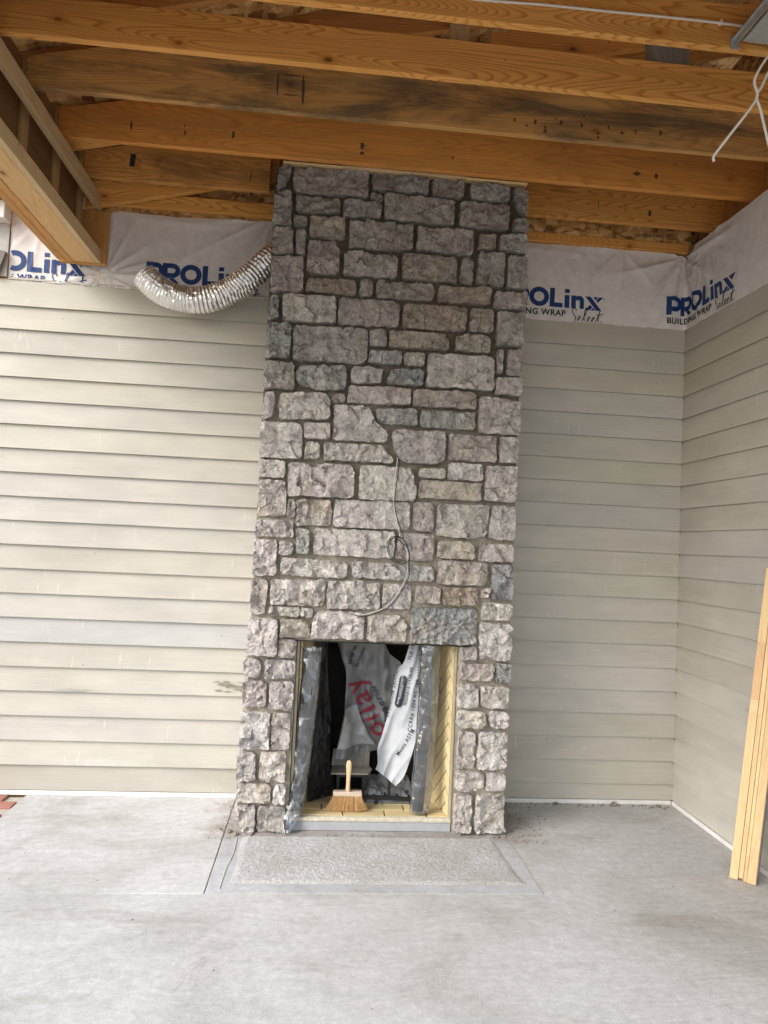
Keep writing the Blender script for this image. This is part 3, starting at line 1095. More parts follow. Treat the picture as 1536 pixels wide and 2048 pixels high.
SLAB_SERIF = serif_word("BUILDING WRAP", 0.03)
CAP = 0.1385
for (sx, zb) in ((-2.475, 3.499), (-1.300, 3.494), (1.178, 3.534), (2.440, 3.537)):
    k = CAP
    fn = lambda x, y, sx=sx, zb=zb: corner_map(sx + x, zb + y, wrinkle(sx + x, zb + y) + 0.0035)
    inside = lambda q, sx=sx: all(sx + p.x > -2.205 for p in q)
    for gl in GLYPHS:
        L = [q for q in shift(gl, 0, 0, k) if inside(q)]
        if L: lay("letter", L, fn, M_ink, wrap)
    q, w, h = SLAB_SERIF
    kk = 0.50 / w
    T = [f for f in shift(q, 0.006, -0.062, kk) if inside(f)]
    tag(lay("lettering", T, fn, M_ink_blk if sx > 0 else M_ink, wrap), kind="stuff")  # one ink: navy on the brightly lit left copies, black on the shaded right
    for p in SELECT:
        sel = strip([(a.x, a.y) for a in spline([(x, y, 0) for x, y in p], 5)], 0.055)
        T = [f for f in shift(sel, 0.545, -0.112, 0.118) if inside(f) and all(zb + p.y > 3.4395 for p in f)]
        if T: tag(lay("lettering", T, lambda x, y, sx=sx, zb=zb: corner_map(sx + x, zb + y, wrinkle(sx + x, zb + y) + 0.0045), M_ink_blk if sx > 0 else M_ink, wrap), kind="stuff")
    ring = shift(strip(arc(0, 0, 0.045, 0.045, 0, 345, 14), 0.012, True), LOGO_W + 0.03, 0.62, 1)
    lay("lettering", [f for f in shift(ring, 0, 0, k) if inside(f)], fn, M_ink, wrap)

# ================================================================== ROOF FRAMING
roof = thing("porch_roof", "unfinished timber porch roof of pine joists, rafters and strand board", "roof", (0.4, 2, ZJ))
JX0, JX1 = -1.70, 2.77


def rz(x):            # underside of the rafters, rising to the right
    return 4.15 + 0.25 * (x + 1.69)


def joist(y, h, mat, x0=JX0, x1=JX1, cut=True, z=ZJ):
    xc = x0 + 0.62
    zt = z + h
    if cut:
        zl = 4.285
        xk = x0 + (zt - zl) / 0.22 if zt > zl else x0
        pts = [(x0, z), (x1, z), (x1, zt), (min(xk, x1), zt), (x0, min(zl, zt))] if xk > x0 + 0.01 else [(x0, z), (x1, z), (x1, zt), (x0, zt)]
    else:
        pts = [(x0, z), (x1, z), (x1, zt), (x0, zt)]
    return prism_obj("ceiling_joist", pts, y, y + 0.038, mat, roof, 'Y', 0.003)


joist(1.39, 0.24, M_pine_clear)
joist(1.80, 0.24, M_pine_red)
joist(2.21, 0.24, M_pine_stain)
joist(2.62, 0.24, M_pine_clear)
joist(3.03, 0.21, M_pine_clear)
joist(3.435, 0.20, M_pine_clear)
joist(3.853, 0.285, M_pine_stain)
joist(4.318, 0.285, M_pine_red)
joist(4.785, 0.25, M_pine_mould, -1.70, -0.47)
joist(4.785, 0.25, M_pine_clear, 1.25, 2.77, False)
# rafters behind the joists
for y in (1.43, 1.84, 2.25, 2.66, 3.07, 3.475, 3.893):
    x0, x1 = -2.1, 2.9
    prism_obj("rafter", [(x0, rz(x0)), (x1, rz(x1)), (x1, rz(x1) + 0.19), (x0, rz(x0) + 0.19)], y, y + 0.038, M_pine_dark, roof, 'Y', 0.003)
for k in range(4):
    x0, x1 = -1.86, 2.9
    y = 4.405 + k * 0.0405
    prism_obj("rafter", [(x0, rz(x0)), (x1, rz(x1)), (x1, rz(x1) + 0.188), (x0, rz(x0) + 0.188)], y, y + 0.038, M_pine_clear, roof, 'Y', 0.003)
prism_obj("rafter", [(-1.70, 3.925), (-0.42, 4.245), (-0.42, 4.43), (-1.70, 4.11)], 4.86, 4.898, M_pine_clear, roof, 'Y', 0.003)
# a second run of pitched blocks on the right side and short uprights between the joists
prism_obj("blocking_board", [(0.75, 4.25), (2.5, 4.67), (2.5, 4.84), (0.75, 4.44)], 3.53, 3.566, M_pine_red, roof, 'Y', 0.003)
prism_obj("blocking_board", [(-0.2, 4.30), (1.1, 4.63), (1.1, 4.82), (-0.2, 4.50)], 3.60, 3.638, M_pine_dark, roof, 'Y', 0.003)
prism_obj("blocking_board", [(0.5, 4.37), (1.9, 4.55), (1.9, 4.72), (0.5, 4.54)], 4.20, 4.238, M_pine_dark, roof, 'Y', 0.003)
box("upright_block", (0.524, 3.476, 4.135), (0.628, 3.512, 4.62), M_pine_z, roof, 0.003)
box("upright_block", (1.575, 3.486, 4.15), (1.80, 3.522, 4.75), M_pine_grey, roof, 0.003)
# sheathing boards on the rafters
ys = [-1.25, -0.03, 1.19, 2.41, 3.63, 4.85, 5.3]
xs = [-2.35, 0.08, 2.52, 2.98]
for i in range(len(ys) - 1):
    for j in range(len(xs) - 1):
        a, b = xs[j] + 0.002, xs[j + 1] - 0.002
        prism_obj("sheathing_panel", [(a, rz(a) + 0.1935), (b, rz(b) + 0.1935), (b, rz(b) + 0.206), (a, rz(a) + 0.206)], ys[i] + 0.002, ys[i + 1] - 0.002, M_osb, roof, 'Y')
# header over the wall at the back, and the gable board closing it
box("wall_plate", (-1.70, 4.927, 3.998), (-0.44, 4.963, 4.096), M_pine_clear, roof, 0.003)
box("rim_board", (-1.9, 4.9765, 3.94), (1.22, 5.04, 4.36), M_osb, roof)
box("rim_board", (1.221, 4.935, 4.064), (2.60, 4.95, 4.36), M_osb, roof)
box("wall_plate", (1.222, 4.93, 3.996), (2.585, 4.966, 4.062), M_pine_clear, roof, 0.003)
box("gable_board", (-2.3, 5.045, 3.9), (2.98, 5.06, 5.4), M_osb, roof)
box("ledger", (JX1 + 0.003, 0.4, 4.0), (JX1 + 0.041, 4.93, 4.40), M_pine_dark, roof, 0.003)
box("upper_wall_board", (JX1 + 0.045, 0.3, 3.98), (JX1 + 0.06, 5.04, 5.35), M_osb, roof)
# shim boards between the joist and the top of the chimney
box("shim_board", (-0.355, 4.362, 4.0965), (1.20, 4.412, 4.1095), M_finger, roof, 0.002)
box("shim_board", (0.02, 4.357, 4.0935), (0.80, 4.3605, 4.1085), M_handle, roof)
# crayon marks left on the lumber
SCR = serif_word("VJSSE-Xpec-9006001")
lay("crayon_mark", shift([[Vector((-p.x, -p.y)) for p in f] for f in SCR[0]], 0, 0, 0.040), lambda x, y: Vector((2.50 + x * 0.9, 4.9335, 4.115 + y)), M_ink_blk, roof, 0.1)
bm = bmesh.new()
for (x, z, w, h) in ((1.83, 4.20, 0.006, 0.05), (2.03, 4.19, 0.004, 0.06), (2.20, 4.175, 0.02, 0.04)):
    vs = [bm.verts.new((x + a * w, 4.7835, z + b * h)) for a, b in ((0, 0), (1, 0), (1, 1), (0, 1))]
    bm.faces.new(vs)
from_bm("crayon_mark", bm, M_ink_blk, roof)
bm = bmesh.new()
for k, (x, z, w, h) in enumerate(((-1.405, 4.20, 0.035, 0.085), (-0.605, 4.17, 0.005, 0.07))):
    vs = [bm.verts.new((x + a * w + (0.006 if b else 0), 4.7835, z + b * h)) for a, b in ((0, 0), (1, 0), (1, 1), (0, 1))]
    bm.faces.new(vs)
from_bm("crayon_mark", bm, M_ink_blk, roof)

# soot-dark outline of a removed block and old water drips on the weathered joist
M_drip = simple_mat("dark_water_stain", (0.10, 0.062, 0.03), 0.8, var=0.3, nscale=60)
rnd = random.Random(21)
def blot(x, z, w, h, y, wob=0.3):
    n = 14
    ring = []
    for i in range(n):
        a = 2 * math.pi * i / n
        k = 1 + wob * rnd.uniform(-1, 1)
        ring.append((x + 0.5 * w * math.cos(a) * k, z + 0.5 * h * math.sin(a) * k))
    bm = bmesh.new()
    bm.faces.new([bm.verts.new((p[0], y, p[1])) for p in ring])
    return from_bm("water_stain", bm, M_drip, roof)
for (x, z, w, h) in ((-0.365, 4.255, 0.012, 0.15), (-0.225, 4.235, 0.016, 0.17), (-0.295, 4.318, 0.12, 0.008), (-0.30, 4.205, 0.09, 0.006)):
    blot(x, z, w, h, 3.8515, 0.25)
for k, (x, z) in enumerate(((0.97, 4.19), (1.04, 4.165), (1.09, 4.19), (1.15, 4.165), (1.24, 4.20), (1.36, 4.195), (1.46, 4.16), (1.52, 4.20), (1.60, 4.175), (1.68, 4.19), (1.83, 4.20), (1.15, 4.14), (1.46, 4.135))):
    blot(x, z, rnd.uniform(0.010, 0.022), rnd.uniform(0.012, 0.03), 3.8515 - 0.0002 * (k % 3))
for (x, z, w, h) in ((-0.95, 4.20, 0.012, 0.035), (-0.955, 4.24, 0.010, 0.018), (-0.66, 4.215, 0.02, 0.05), (0.13, 4.22, 0.03, 0.035), (0.13, 4.175, 0.03, 0.02), (0.70, 4.20, 0.016, 0.016), (1.9, 4.21, 0.045, 0.03), (2.03, 4.205, 0.02, 0.03), (-1.27, 4.215, 0.014, 0.05)):
    blot(x, z, w, h, 4.3165, 0.35)

# ------------------------------------------------------------------ built-up beam on the left
beam = thing("built_up_beam", "built-up timber beam running from the back wall along the left side", "beam", (-1.72, 2, 3.56))
y0, y1 = -1.2, 4.885
ZB = 3.562
box("inner_rail", (-1.618, y0, ZB), (-1.58, y1, ZB + 0.089), M_pine_y, beam, 0.003)
box("bottom_board", (-1.757, y0, ZB + 0.001), (-1.6195, y1, ZB + 0.039), M_pine_y2, beam, 0.003)
box("outer_ply", (-1.806, y0, ZB - 0.002), (-1.7585, y1, 4.10), M_pine_y3, beam, 0.003)
box("outer_ply", (-1.856, y0, ZB - 0.002), (-1.8075, y1 - 0.02, 4.10), M_pine_y3, beam, 0.003)
box("inner_web", (-1.757, y0, ZB + 0.041), (-1.722, y1, 4.27), M_pine_yd, beam)
box("nailing_rail", (-1.642, y0, 3.932), (-1.603, 4.935, 4.028), M_pine_y, beam, 0.003)
box("end_board", (-1.857, 4.887, ZB - 0.004), (-1.55, 4.924, 3.93), M_pine_y3, beam, 0.003)
for y in (3.45, 3.855, 4.32, 4.75):
    box("cleat", (-1.721, y, ZB + 0.042), (-1.703, y + 0.09, 4.27), M_pine_z, beam, 0.002)

# ================================================================== STONE CHIMNEY
chim = thing("stone_chimney", "tall grey split-stone chimney with a fireplace opening, rising to the joists", "chimney", (0.4, YF, 0))
TINT = {'g': (0.46, 0.428, 0.393), 'l': (0.53, 0.498, 0.462), 'b': (0.39, 0.38, 0.365), 'B': (0.31, 0.31, 0.305), 't': (0.44, 0.395, 0.34), 'T': (0.385, 0.325, 0.265), 'p': (0.44, 0.395, 0.364)}
OX0, OX1, OZ1 = -0.118, 0.886, 1.148           # opening


def stone(poly, tint, edge, seed):
    rnd = random.Random(seed)
    P = [Vector((x / 1000, z / 1000)) for x, z in poly]
    for p in P:
        p.y = max(p.y, 0.004)
    # soften the corners
    Q = []
    n = len(P)
    for i in range(n):
        a, b = P[i], P[(i + 1) % n]
        L = (b - a).length
        c = min(0.25, rnd.uniform(0.006, 0.018) / L)
        Q.append(a.lerp(b, c)); Q.append(a.lerp(b, 1 - c))
    # even steps along the outline, roughened
    B = []
    n = len(Q)
    for i in range(n):
        a, b = Q[i], Q[(i + 1) % n]
        k = max(1, round((b - a).length / 0.0125))
        for j in range(k): B.append(a.lerp(b, j / k))
    cx = sum(p.x for p in B) / len(B); cz = sum(p.y for p in B) / len(B)
    osg = -1 if sum(B[i - 1].x * B[i].y - B[i].x * B[i - 1].y for i in range(len(B))) > 0 else 1      # outward side
    B2 = []
    for i, p in enumerate(B):
        d = (B[(i + 1) % len(B)] - B[i - 1]).normalized()
        nn = Vector((-d.y, d.x))
        B2.append(p + nn * (osg * 0.0032 + 0.006 * fbm((p.x * 24, seed * 1.7, p.y * 24), 3) + 0.004 * fbm((p.x * 80, seed, p.y * 80), 2)))
    B = B2
    x0, x1 = min(p.x for p in B), max(p.x for p in B)
    z0, z1 = min(p.y for p in B), max(p.y for p in B)
    w, h = x1 - x0, z1 - z0
    if w > h:
        A0, A1 = Vector((x0 + h * 0.45, cz)), Vector((x1 - h * 0.45, cz))
        if A0.x > A1.x: A0 = A1 = Vector((cx, cz))
        hw = h / 2
    else:
        A0, A1 = Vector((cx, z0 + w * 0.45)), Vector((cx, z1 - w * 0.45))
        if A0.y > A1.y: A0 = A1 = Vector((cx, cz))
        hw = w / 2
    ax = A1 - A0
    al = ax.length_squared
    C = []
    for p in B:
        t = 0 if al < 1e-9 else max(0, min(1, (p - A0).dot(ax) / al))
        C.append(A0 + ax * t)
    nr = max(4, round(hw / 0.0125))
    rings = [0.0] + [min(0.98, (0.004 + (hw - 0.004) * k / nr) / hw) for k in range(nr)]
    prot = rnd.uniform(0.018, 0.036)
    tx, tz = rnd.uniform(-0.05, 0.05), rnd.uniform(-0.08, 0.08)
    rug = {'B': 1.9, 'b': 1.5}.get(tint, 1.2) * rnd.uniform(0.65, 1.35)
    vs_ = rnd.uniform(8.5, 18)
    fin = {'B': 1.9, 'b': 1.3}.get(tint, rnd.uniform(0.35, 1.25))

    def height(x, z, d):
        pr = min(1.0, d / 0.0055)
        pr = math.sqrt(max(0.0, 1 - (1 - pr) ** 2))
        q = Vector((x * vs_ + seed * 3.3, seed * 1.9, z * vs_))
        dist, pts = noise.voronoi(q)
        cv = noise.cell_vector(pts[0] * 7.31)
        facet = (cv.x - 0.5) * (q.x - pts[0].x) + (cv.z - 0.5) * (q.z - pts[0].z)
        hh = prot + tx * (x - cx) + tz * (z - cz)
        q2 = Vector((x * 46 + seed * 1.3, seed * 2.9, z * 46))
        d2, pt2 = noise.voronoi(q2)
        c2 = noise.cell_vector(pt2[0] * 5.17)
        hh += rug * (0.58 / vs_ * facet + 0.012 * (cv.y - 0.5))
        hh += fin * (0.013 * ((c2.x - 0.5) * (q2.x - pt2[0].x) + (c2.z - 0.5) * (q2.z - pt2[0].z)) + 0.005 * (c2.y - 0.5))
        hh += rug * 0.012 * fbm((x * 13, seed * 2.1, z * 13), 3)
        hh += fin * 0.007 * fbm((x * 48, seed * 0.7, z * 48), 3)
        return 0.003 + pr * max(0.003, hh)

    back = 0.53 if edge else 0.05
    FY = 4.402
    v, f = [], []
    n = len(B)
    for i in range(n):
        # rear outline
        q = B[i]
        v.append((q.x, FY + back, q.y))
    for k, t in enumerate(rings):
        for i in range(n):
            q = B[i].lerp(C[i], t)
            d = (q - B[i]).length if t > 0 else 0.0
            y = FY - (0.0 if k == 0 else height(q.x, q.y, d + 0.001))
            v.append((q.x, y, q.y))
    m = len(rings) + 1
    for k in range(m - 1):
        for i in range(n):
            j = (i + 1) % n
            f.append((k * n + i, k * n + j, (k + 1) * n + j, (k + 1) * n + i))
    # close along the spine
    base = (m - 1) * n
    qs = [v[base + i] for i in range(n)]
    cidx = []
    keys = {}
    for i in range(n):
        c = C[i]
        kk = (round(c.x, 3), round(c.y, 3))
        if kk not in keys:
            keys[kk] = len(v)
            v.append((c.x, FY - height(c.x, c.y, hw), c.y))
        cidx.append(keys[kk])
    for i in range(n):
        j = (i + 1) % n
        if cidx[i] == cidx[j]: f.append((base + i, base + j, cidx[i]))
        else: f.append((base + i, base + j, cidx[j], cidx[i]))
    me = bpy.data.meshes.new("stone")
    me.from_pydata(v, [], f)
    me.validate()
    bm = bmesh.new()
    bm.from_mesh(me)
    bmesh.ops.recalc_face_normals(bm, faces=bm.faces)
    bm.to_mesh(me)
    bm.free()
    upper = min(1.0, max(0.0, (cz + 0.25 * (rnd.random() - 0.5) - 2.35) / 0.8))      # stones turn darker and less rough towards the top, with some scatter
    o = from_me("stone", me, M_stone_upper if upper > 0.5 else M_stone, chim, True)
    try:
        me.set_sharp_from_angle(angle=R(38))
    except Exception:
        pass
    c = TINT[tint]
    k = rnd.uniform(0.88, 1.12) * (1 - 0.30 * upper)
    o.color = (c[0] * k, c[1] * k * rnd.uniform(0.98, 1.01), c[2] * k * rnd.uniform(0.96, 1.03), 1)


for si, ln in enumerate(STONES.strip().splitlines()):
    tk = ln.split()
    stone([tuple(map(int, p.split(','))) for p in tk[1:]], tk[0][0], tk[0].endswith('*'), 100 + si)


# mortar: the core behind the stones, its face dished between them
def mortar_face(x0, x1, z0, z1):
    nx, nz = max(2, int((x1 - x0) / 0.014)), max(2, int((z1 - z0) / 0.014))
    v, f = [], []
    for j in range(nz + 1):
        for i in range(nx + 1):
            x = x0 + (x1 - x0) * i / nx; z = z0 + (z1 - z0) * j / nz
            v.append((x, 4.4085 + 0.004 * fbm((x * 16, 0, z * 16), 3) + 0.0025 * fbm((x * 60, 3, z * 60), 2), z))
    for j in range(nz):
        for i in range(nx):
            a = j * (nx + 1) + i
            f.append((a, a + 1, a + nx + 2, a + nx + 1))
    return v, f


mv, mf = [], []
CX0, CX1 = -0.402, 1.208
for r in ((CX0, OX0, 0.0, OZ1), (OX1, CX1, 0.0, OZ1), (CX0, CX1, OZ1, 4.094)):
    v, f = mortar_face(*r)
    k = len(mv)
    mv += v
    mf += [tuple(i + k for i in q) for q in f]
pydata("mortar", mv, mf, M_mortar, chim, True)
bm = bmesh.new()
add_box(bm, (CX0, 4.418, 0.0), (OX0, 4.942, OZ1))
add_box(bm, (OX1, 4.418, 0.0), (CX1, 4.942, OZ1))
add_box(bm, (CX0, 4.418, OZ1 + 0.001), (CX1, 4.942, 4.094))
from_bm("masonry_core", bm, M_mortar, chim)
box("steel_lintel", (OX0 - 0.08, 4.394, OZ1 - 0.006), (OX1 + 0.08, 4.47, OZ1 - 0.0005), M_black, chim)

# ------------------------------------------------------------------ firebox
HZ = 0.082
fb_y0, fb_y1 = 4.455, 4.925
box("hearth_block", (OX0 + 0.004, 4.415, 0.001), (OX1 - 0.004, 4.50, 0.058), M_block, chim, 0.004)
# rough mortar lip on the block
v, f = [], []
n = 90
for i in range(n + 1):
    x = OX0 + 0.006 + (OX1 - OX0 - 0.012) * i / n
    e = 0.003 * fbm((x * 22, 0, 0), 3)
    for (y, z) in ((4.412, 0.0585), (4.409 + e, 0.070), (4.418 + e, HZ - 0.001 + e * 0.5), (4.452, HZ - 0.002)):
        v.append((x, y, z + 0.002 * fbm((x * 40, y * 60, z * 30), 2)))
for i in range(n):
    for k in range(3):
        a = i * 4 + k
        f.append((a, a + 1, a + 5, a + 4))
pydata("mortar_lip", v, f, simple_mat("pale_mortar", (0.50, 0.46, 0.36), 0.9, var=0.25, nscale=40, bump=0.5), chim, True)
hearth = box("hearth_bed", (OX0 + 0.004, 4.452, 0.0), (OX1 - 0.004, 4.938, HZ - 0.006), M_fjoint, chim)
rows = 5
for r in range(rows):
    ya = 4.454 + r * 0.098
    off = (0.13 if r % 2 else 0.0)
    x = OX0 + 0.006 - 0.19 + off
    while x < OX1 - 0.01:
        a, b = max(x, OX0 + 0.006), min(x + 0.252, OX1 - 0.006)
        if b - a > 0.02:
            o = box("firebrick", (a, ya, HZ - 0.02), (b, min(ya + 0.092, 4.93), HZ + random.uniform(-0.0015, 0.001)), M_fire, hearth, 0.003)
            k = random.uniform(0.85, 1.05)
            o.color = (k, k, k * 0.97, 1)
        x += 0.261


def clip(poly, x0, x1, y0, y1):
    for ax, lim, sg in ((0, x0, 1), (0, x1, -1), (1, y0, 1), (1, y1, -1)):
        out = []
        for i in range(len(poly)):
            a, b = poly[i - 1], poly[i]
            da, db = (a[ax] - lim) * sg, (b[ax] - lim) * sg
            if da >= 0: out.append(a)
            if (da >= 0) != (db >= 0):
                t = da / (da - db)
                out.append((a[0] + (b[0] - a[0]) * t, a[1] + (b[1] - a[1]) * t))
        poly = out
        if len(poly) < 3: return []
    return poly


def area(p):
    return abs(sum(p[i - 1][0] * p[i][1] - p[i][0] * p[i - 1][1] for i in range(len(p)))) / 2


def liner(p0, p1, z0, z1, mirror):
    """splayed side panel with bricks laid herringbone; p0 front, p1 back (x,y)"""
    d = Vector((p1[0] - p0[0], p1[1] - p0[1], 0))
    Ln = d.length
    d.normalize()
    nrm = Vector((-d.y, d.x, 0)) * mirror
    bm = bmesh.new()
    o3 = Vector((p0[0], p0[1], 0))
    corners = [o3 + Vector((0, 0, z0)), o3 + d * Ln + Vector((0, 0, z0)), o3 + d * Ln + Vector((0, 0, z1)), o3 + Vector((0, 0, z1))]
    vv = [bm.verts.new(c - nrm * 0.012) for c in corners] + [bm.verts.new(c - nrm * 0.06) for c in corners]
    for q in ((0, 1, 2, 3), (7, 6, 5, 4), (0, 4, 5, 1), (1, 5, 6, 2), (2, 6, 7, 3), (3, 7, 4, 0)): bm.faces.new([vv[i] for i in q])
    panel = from_bm("liner_panel", bm, M_fjoint, chim)
    bl, bw, jt = 0.21, 0.07, 0.0075
    u = bw
    for i in range(-30, 30):
        for j in range(-8, 9):
            # herringbone lattice: pairs of bricks stepped along the diagonal
            ox, oy = i * u + j * 3 * u, i * u - j * 3 * u
            for (rx, ry, w, h) in ((ox, oy, 3 * u, u), (ox, oy + u, u, 3 * u)):
                pl = [(rx + jt / 2, ry + jt / 2), (rx + w - jt / 2, ry + jt / 2), (rx + w - jt / 2, ry + h - jt / 2), (rx + jt / 2, ry + h - jt / 2)]
                c, s_ = math.cos(R(45)), math.sin(R(45))
                pl = [(c * x - s_ * y + Ln / 2, s_ * x + c * y + (z0 + z1) / 2) for x, y in pl]
                pl = clip(pl, 0.002, Ln - 0.002, z0 + 0.002, z1 - 0.002)
                if len(pl) < 3 or area(pl) < 0.0006: continue
                bm = bmesh.new()
                pr = random.uniform(-0.0008, 0.0008)
                a = [bm.verts.new(o3 + d * x + Vector((0, 0, z)) + nrm * pr) for x, z in pl]
                b = [bm.verts.new(o3 + d * x + Vector((0, 0, z)) - nrm * 0.0115) for x, z in pl]
                bm.faces.new(a)
                for k in range(len(pl)):
                    q = (k + 1) % len(pl)
                    bm.faces.new((a[k], b[k], b[q], a[q]))
                o = from_bm("firebrick", bm, M_fire, panel)
                k = random.uniform(0.90, 1.06)
                o.color = (k, k, k, 1)


liner((OX0 + 0.035, fb_y0), (0.06, fb_y1), HZ, 1.21, -1)
liner((OX1 - 0.018, fb_y0), (0.74, fb_y1), HZ, 1.21, 1)
box("back_panel", (OX0 + 0.01, fb_y1 + 0.002, HZ - 0.01), (OX1 - 0.01, fb_y1 + 0.012, 1.21), M_black_panel, chim)
box("smoke_chamber", (OX0 + 0.01, 4.472, 1.212), (OX1 - 0.01, 4.938, 1.235), M_black_panel, chim)
box("jamb_strip", (OX0 + 0.003, 4.425, HZ), (OX0 + 0.020, 4.452, OZ1 - 0.007), M_fjamb, chim, 0.002)
box("jamb_strip", (OX1 - 0.016, 4.425, HZ), (OX1 - 0.003, 4.452, OZ1 - 0.007), M_fjamb, chim, 0.002)
box("side_fill", (OX0 + 0.003, 4.453, HZ), (OX0 + 0.0225, 4.936, 1.21), M_black_panel, chim)
box("side_fill", (OX1 - 0.0055, 4.453, HZ), (OX1 - 0.001, 4.936, 1.21), M_fjamb, chim)


# ================================================================== THINGS IN THE FIREPLACE
def wrapped_screen(name, label, line, wid, flange, tail, seed):
    """a folded black mesh fire screen in a flat clear plastic bag; line: points from top to bottom, wid half width of the bag"""
    t = thing(name, label, "fire screen", line[-2] if tail else line[-1], "wrapped fire screens")
    pts = spline(line, 16)
    n = len(pts)
    inner = pts[2:-18] if tail else pts[1:-1]
    bm = bmesh.new()
    nf = 44
    rings = []
    for i, p in enumerate(inner):                                   # pleated bundle: a flat box whose skin is fluted
        ring = []
        for k in range(nf):
            a_ = 2 * math.pi * k / nf
            c, s_ = math.cos(a_), math.sin(a_)
            ex = math.copysign(abs(c) ** 0.5, c) * wid * (0.80 - flange * 0.45) - flange * wid * 0.42
            ey = math.copysign(abs(s_) ** 0.7, s_) * 0.021 * (1 + 0.16 * math.cos(k * math.pi))
            ring.append(bm.verts.new((p.x + ex, p.y + ey, p.z)))
        rings.append(ring)
    for i in range(len(rings) - 1):
        for k in range(nf):
            bm.faces.new((rings[i][k], rings[i][(k + 1) % nf], rings[i + 1][(k + 1) % nf], rings[i + 1][k]))
    bm.faces.new(rings[0][::-1]); bm.faces.new(rings[-1])
    from_bm("mesh_screen", bm, M_mesh, t, True)
    bm = bmesh.new()
    nf = 40
    rings = []
    for i, p in enumerate(pts):
        tt = i / (n - 1)
        k_w = 1.0
        if tail: k_w = 1.0 - 0.62 * max(0.0, (tt - 0.80) / 0.20) ** 1.4
        pinch = 0.10 * fbm((seed, p.z * 7, 0.5), 2)
        ring = []
        for k in range(nf):
            a_ = 2 * math.pi * k / nf
            c, s_ = math.cos(a_), math.sin(a_)
            ex = math.copysign(abs(c) ** 0.8, c) * wid * k_w * (1 + pinch)
            fold = 0.010 * (1 - abs(math.sin(p.z * 17 + ex * 26 + seed))) ** 5 + 0.008 * (1 - abs(math.sin(p.z * 9 - ex * 34 + 2 * seed))) ** 6
            fold += 0.006 * fbm((ex * 22 + seed, s_, p.z * 9), 2)
            thick = 0.027 if not tail else 0.027 * (1 - 0.75 * max(0.0, (tt - 0.75) / 0.25))
            if flange and c > 0.2: thick *= max(0.15, 1 - (c - 0.2) * 1.3)
            ring.append(bm.verts.new((p.x + ex, p.y + math.copysign(abs(s_) ** 0.8, s_) * (thick + fold * (0.4 + abs(s_))), p.z + 0.006 * fbm((ex * 20, seed, s_), 2) * (1 if i in (0, n - 1) else 0))))
        rings.append(ring)
    for i in range(n - 1):
        for k in range(nf):
            bm.faces.new((rings[i][k], rings[i][(k + 1) % nf], rings[i + 1][(k + 1) % nf], rings[i + 1][k]))
    from_bm("plastic_sleeve", bm, M_film, t, True)
    return t


wrapped_screen("fire_screen", "folded black fire screen in clear plastic at the left side of the firebox",
               [(-0.022, 4.468, 1.095), (-0.030, 4.465, 0.80), (-0.055, 4.455, 0.45), (-0.070, 4.44, 0.24), (-0.090, 4.410, 0.115), (-0.128, 4.352, 0.010)], 0.058, 0.0, True, 3)
wrapped_screen("fire_screen", "folded black fire screen in crumpled clear plastic at the right side of the firebox",
               [(0.722, 4.50, 1.135), (0.722, 4.50, 0.80), (0.712, 4.495, 0.45), (0.695, 4.485, 0.090)], 0.064, 0.55, False, 8)


def hsheet(name, left, right_, fy, mat, parent, nu=34, nv=60):
    """a hanging sheet: left and right outlines (x, z) from top to bottom; fy(x, z) its depth"""
    Lp = spline([(x, 0, z) for x, z in left], 8)
    Rp = spline([(x, 0, z) for x, z in right_], 8)

    def at(P, t):
        k = t * (len(P) - 1)
        i = min(int(k), len(P) - 2)
        return P[i].lerp(P[i + 1], k - i)
    v, f = [], []
    for j in range(nv + 1):
        a, b = at(Lp, j / nv), at(Rp, j / nv)
        for i in range(nu + 1):
            p = a.lerp(b, i / nu)
            v.append((p.x, fy(p.x, p.z), p.z))
    for j in range(nv):
        for i in range(nu):
            q = j * (nu + 1) + i
            f.append((q, q + 1, q + nu + 2, q + nu + 1))
    return pydata(name, v, f, mat, parent, True)


def fA(x, z):
    return 4.76 + 0.03 * abs(math.sin((x * 0.9 + z * 0.35) * 26 + 3 * fbm((x * 3, 8, z * 3), 2))) - 0.10 * math.exp(-((x - 0.20) / 0.06) ** 2) + 0.07 * fbm((x * 5, 2, z * 3), 3) + 0.05 * abs(fbm((x * 9 + z * 3, 7, z * 5 - x * 3), 2)) - 0.04 * math.sin(x * 9 + z * 3)


def fB(x, z):
    return 4.555 + 0.030 * math.sin((x - 0.42) * 17 + (z - 0.3) * 2.2) + 0.012 * abs(math.sin((x * 0.95 - z * 0.28) * 42 + 2 * fbm((x * 3, 1, z * 3), 2))) + 0.02 * fbm((x * 6, 5, z * 4), 3) - 0.03 * (z < 0.4) * (0.4 - z) * 3


sackA = thing("cut_sack", "grey cut-open sack with red lettering hanging at the back of the firebox", "sack", (0.3, 4.7, 0.36), "cut sacks hung in the fireplace")
hsheet("sack_cloth", [(0.115, 1.17), (0.175, 0.99), (0.207, 0.89), (0.207, 0.68), (0.192, 0.55), (0.170, 0.42), (0.16, 0.35)],
       [(0.43, 1.17), (0.49, 1.03), (0.57, 0.965), (0.58, 0.84), (0.56, 0.68), (0.54, 0.50), (0.50, 0.37)], fA, M_sackg, sackA)
hsheet("torn_fold", [(0.212, 0.675), (0.205, 0.61), (0.190, 0.51), (0.170, 0.42)], [(0.285, 0.685), (0.325, 0.59), (0.365, 0.51), (0.42, 0.425)], lambda x, z: fA(x, z) - 0.045, M_sackm, sackA, 16, 24)
sackB = thing("cut_sack", "pale cut-open sack with black print and a torn lower flap hanging in front", "sack", (0.5, 4.55, 0.22), "cut sacks hung in the fireplace")
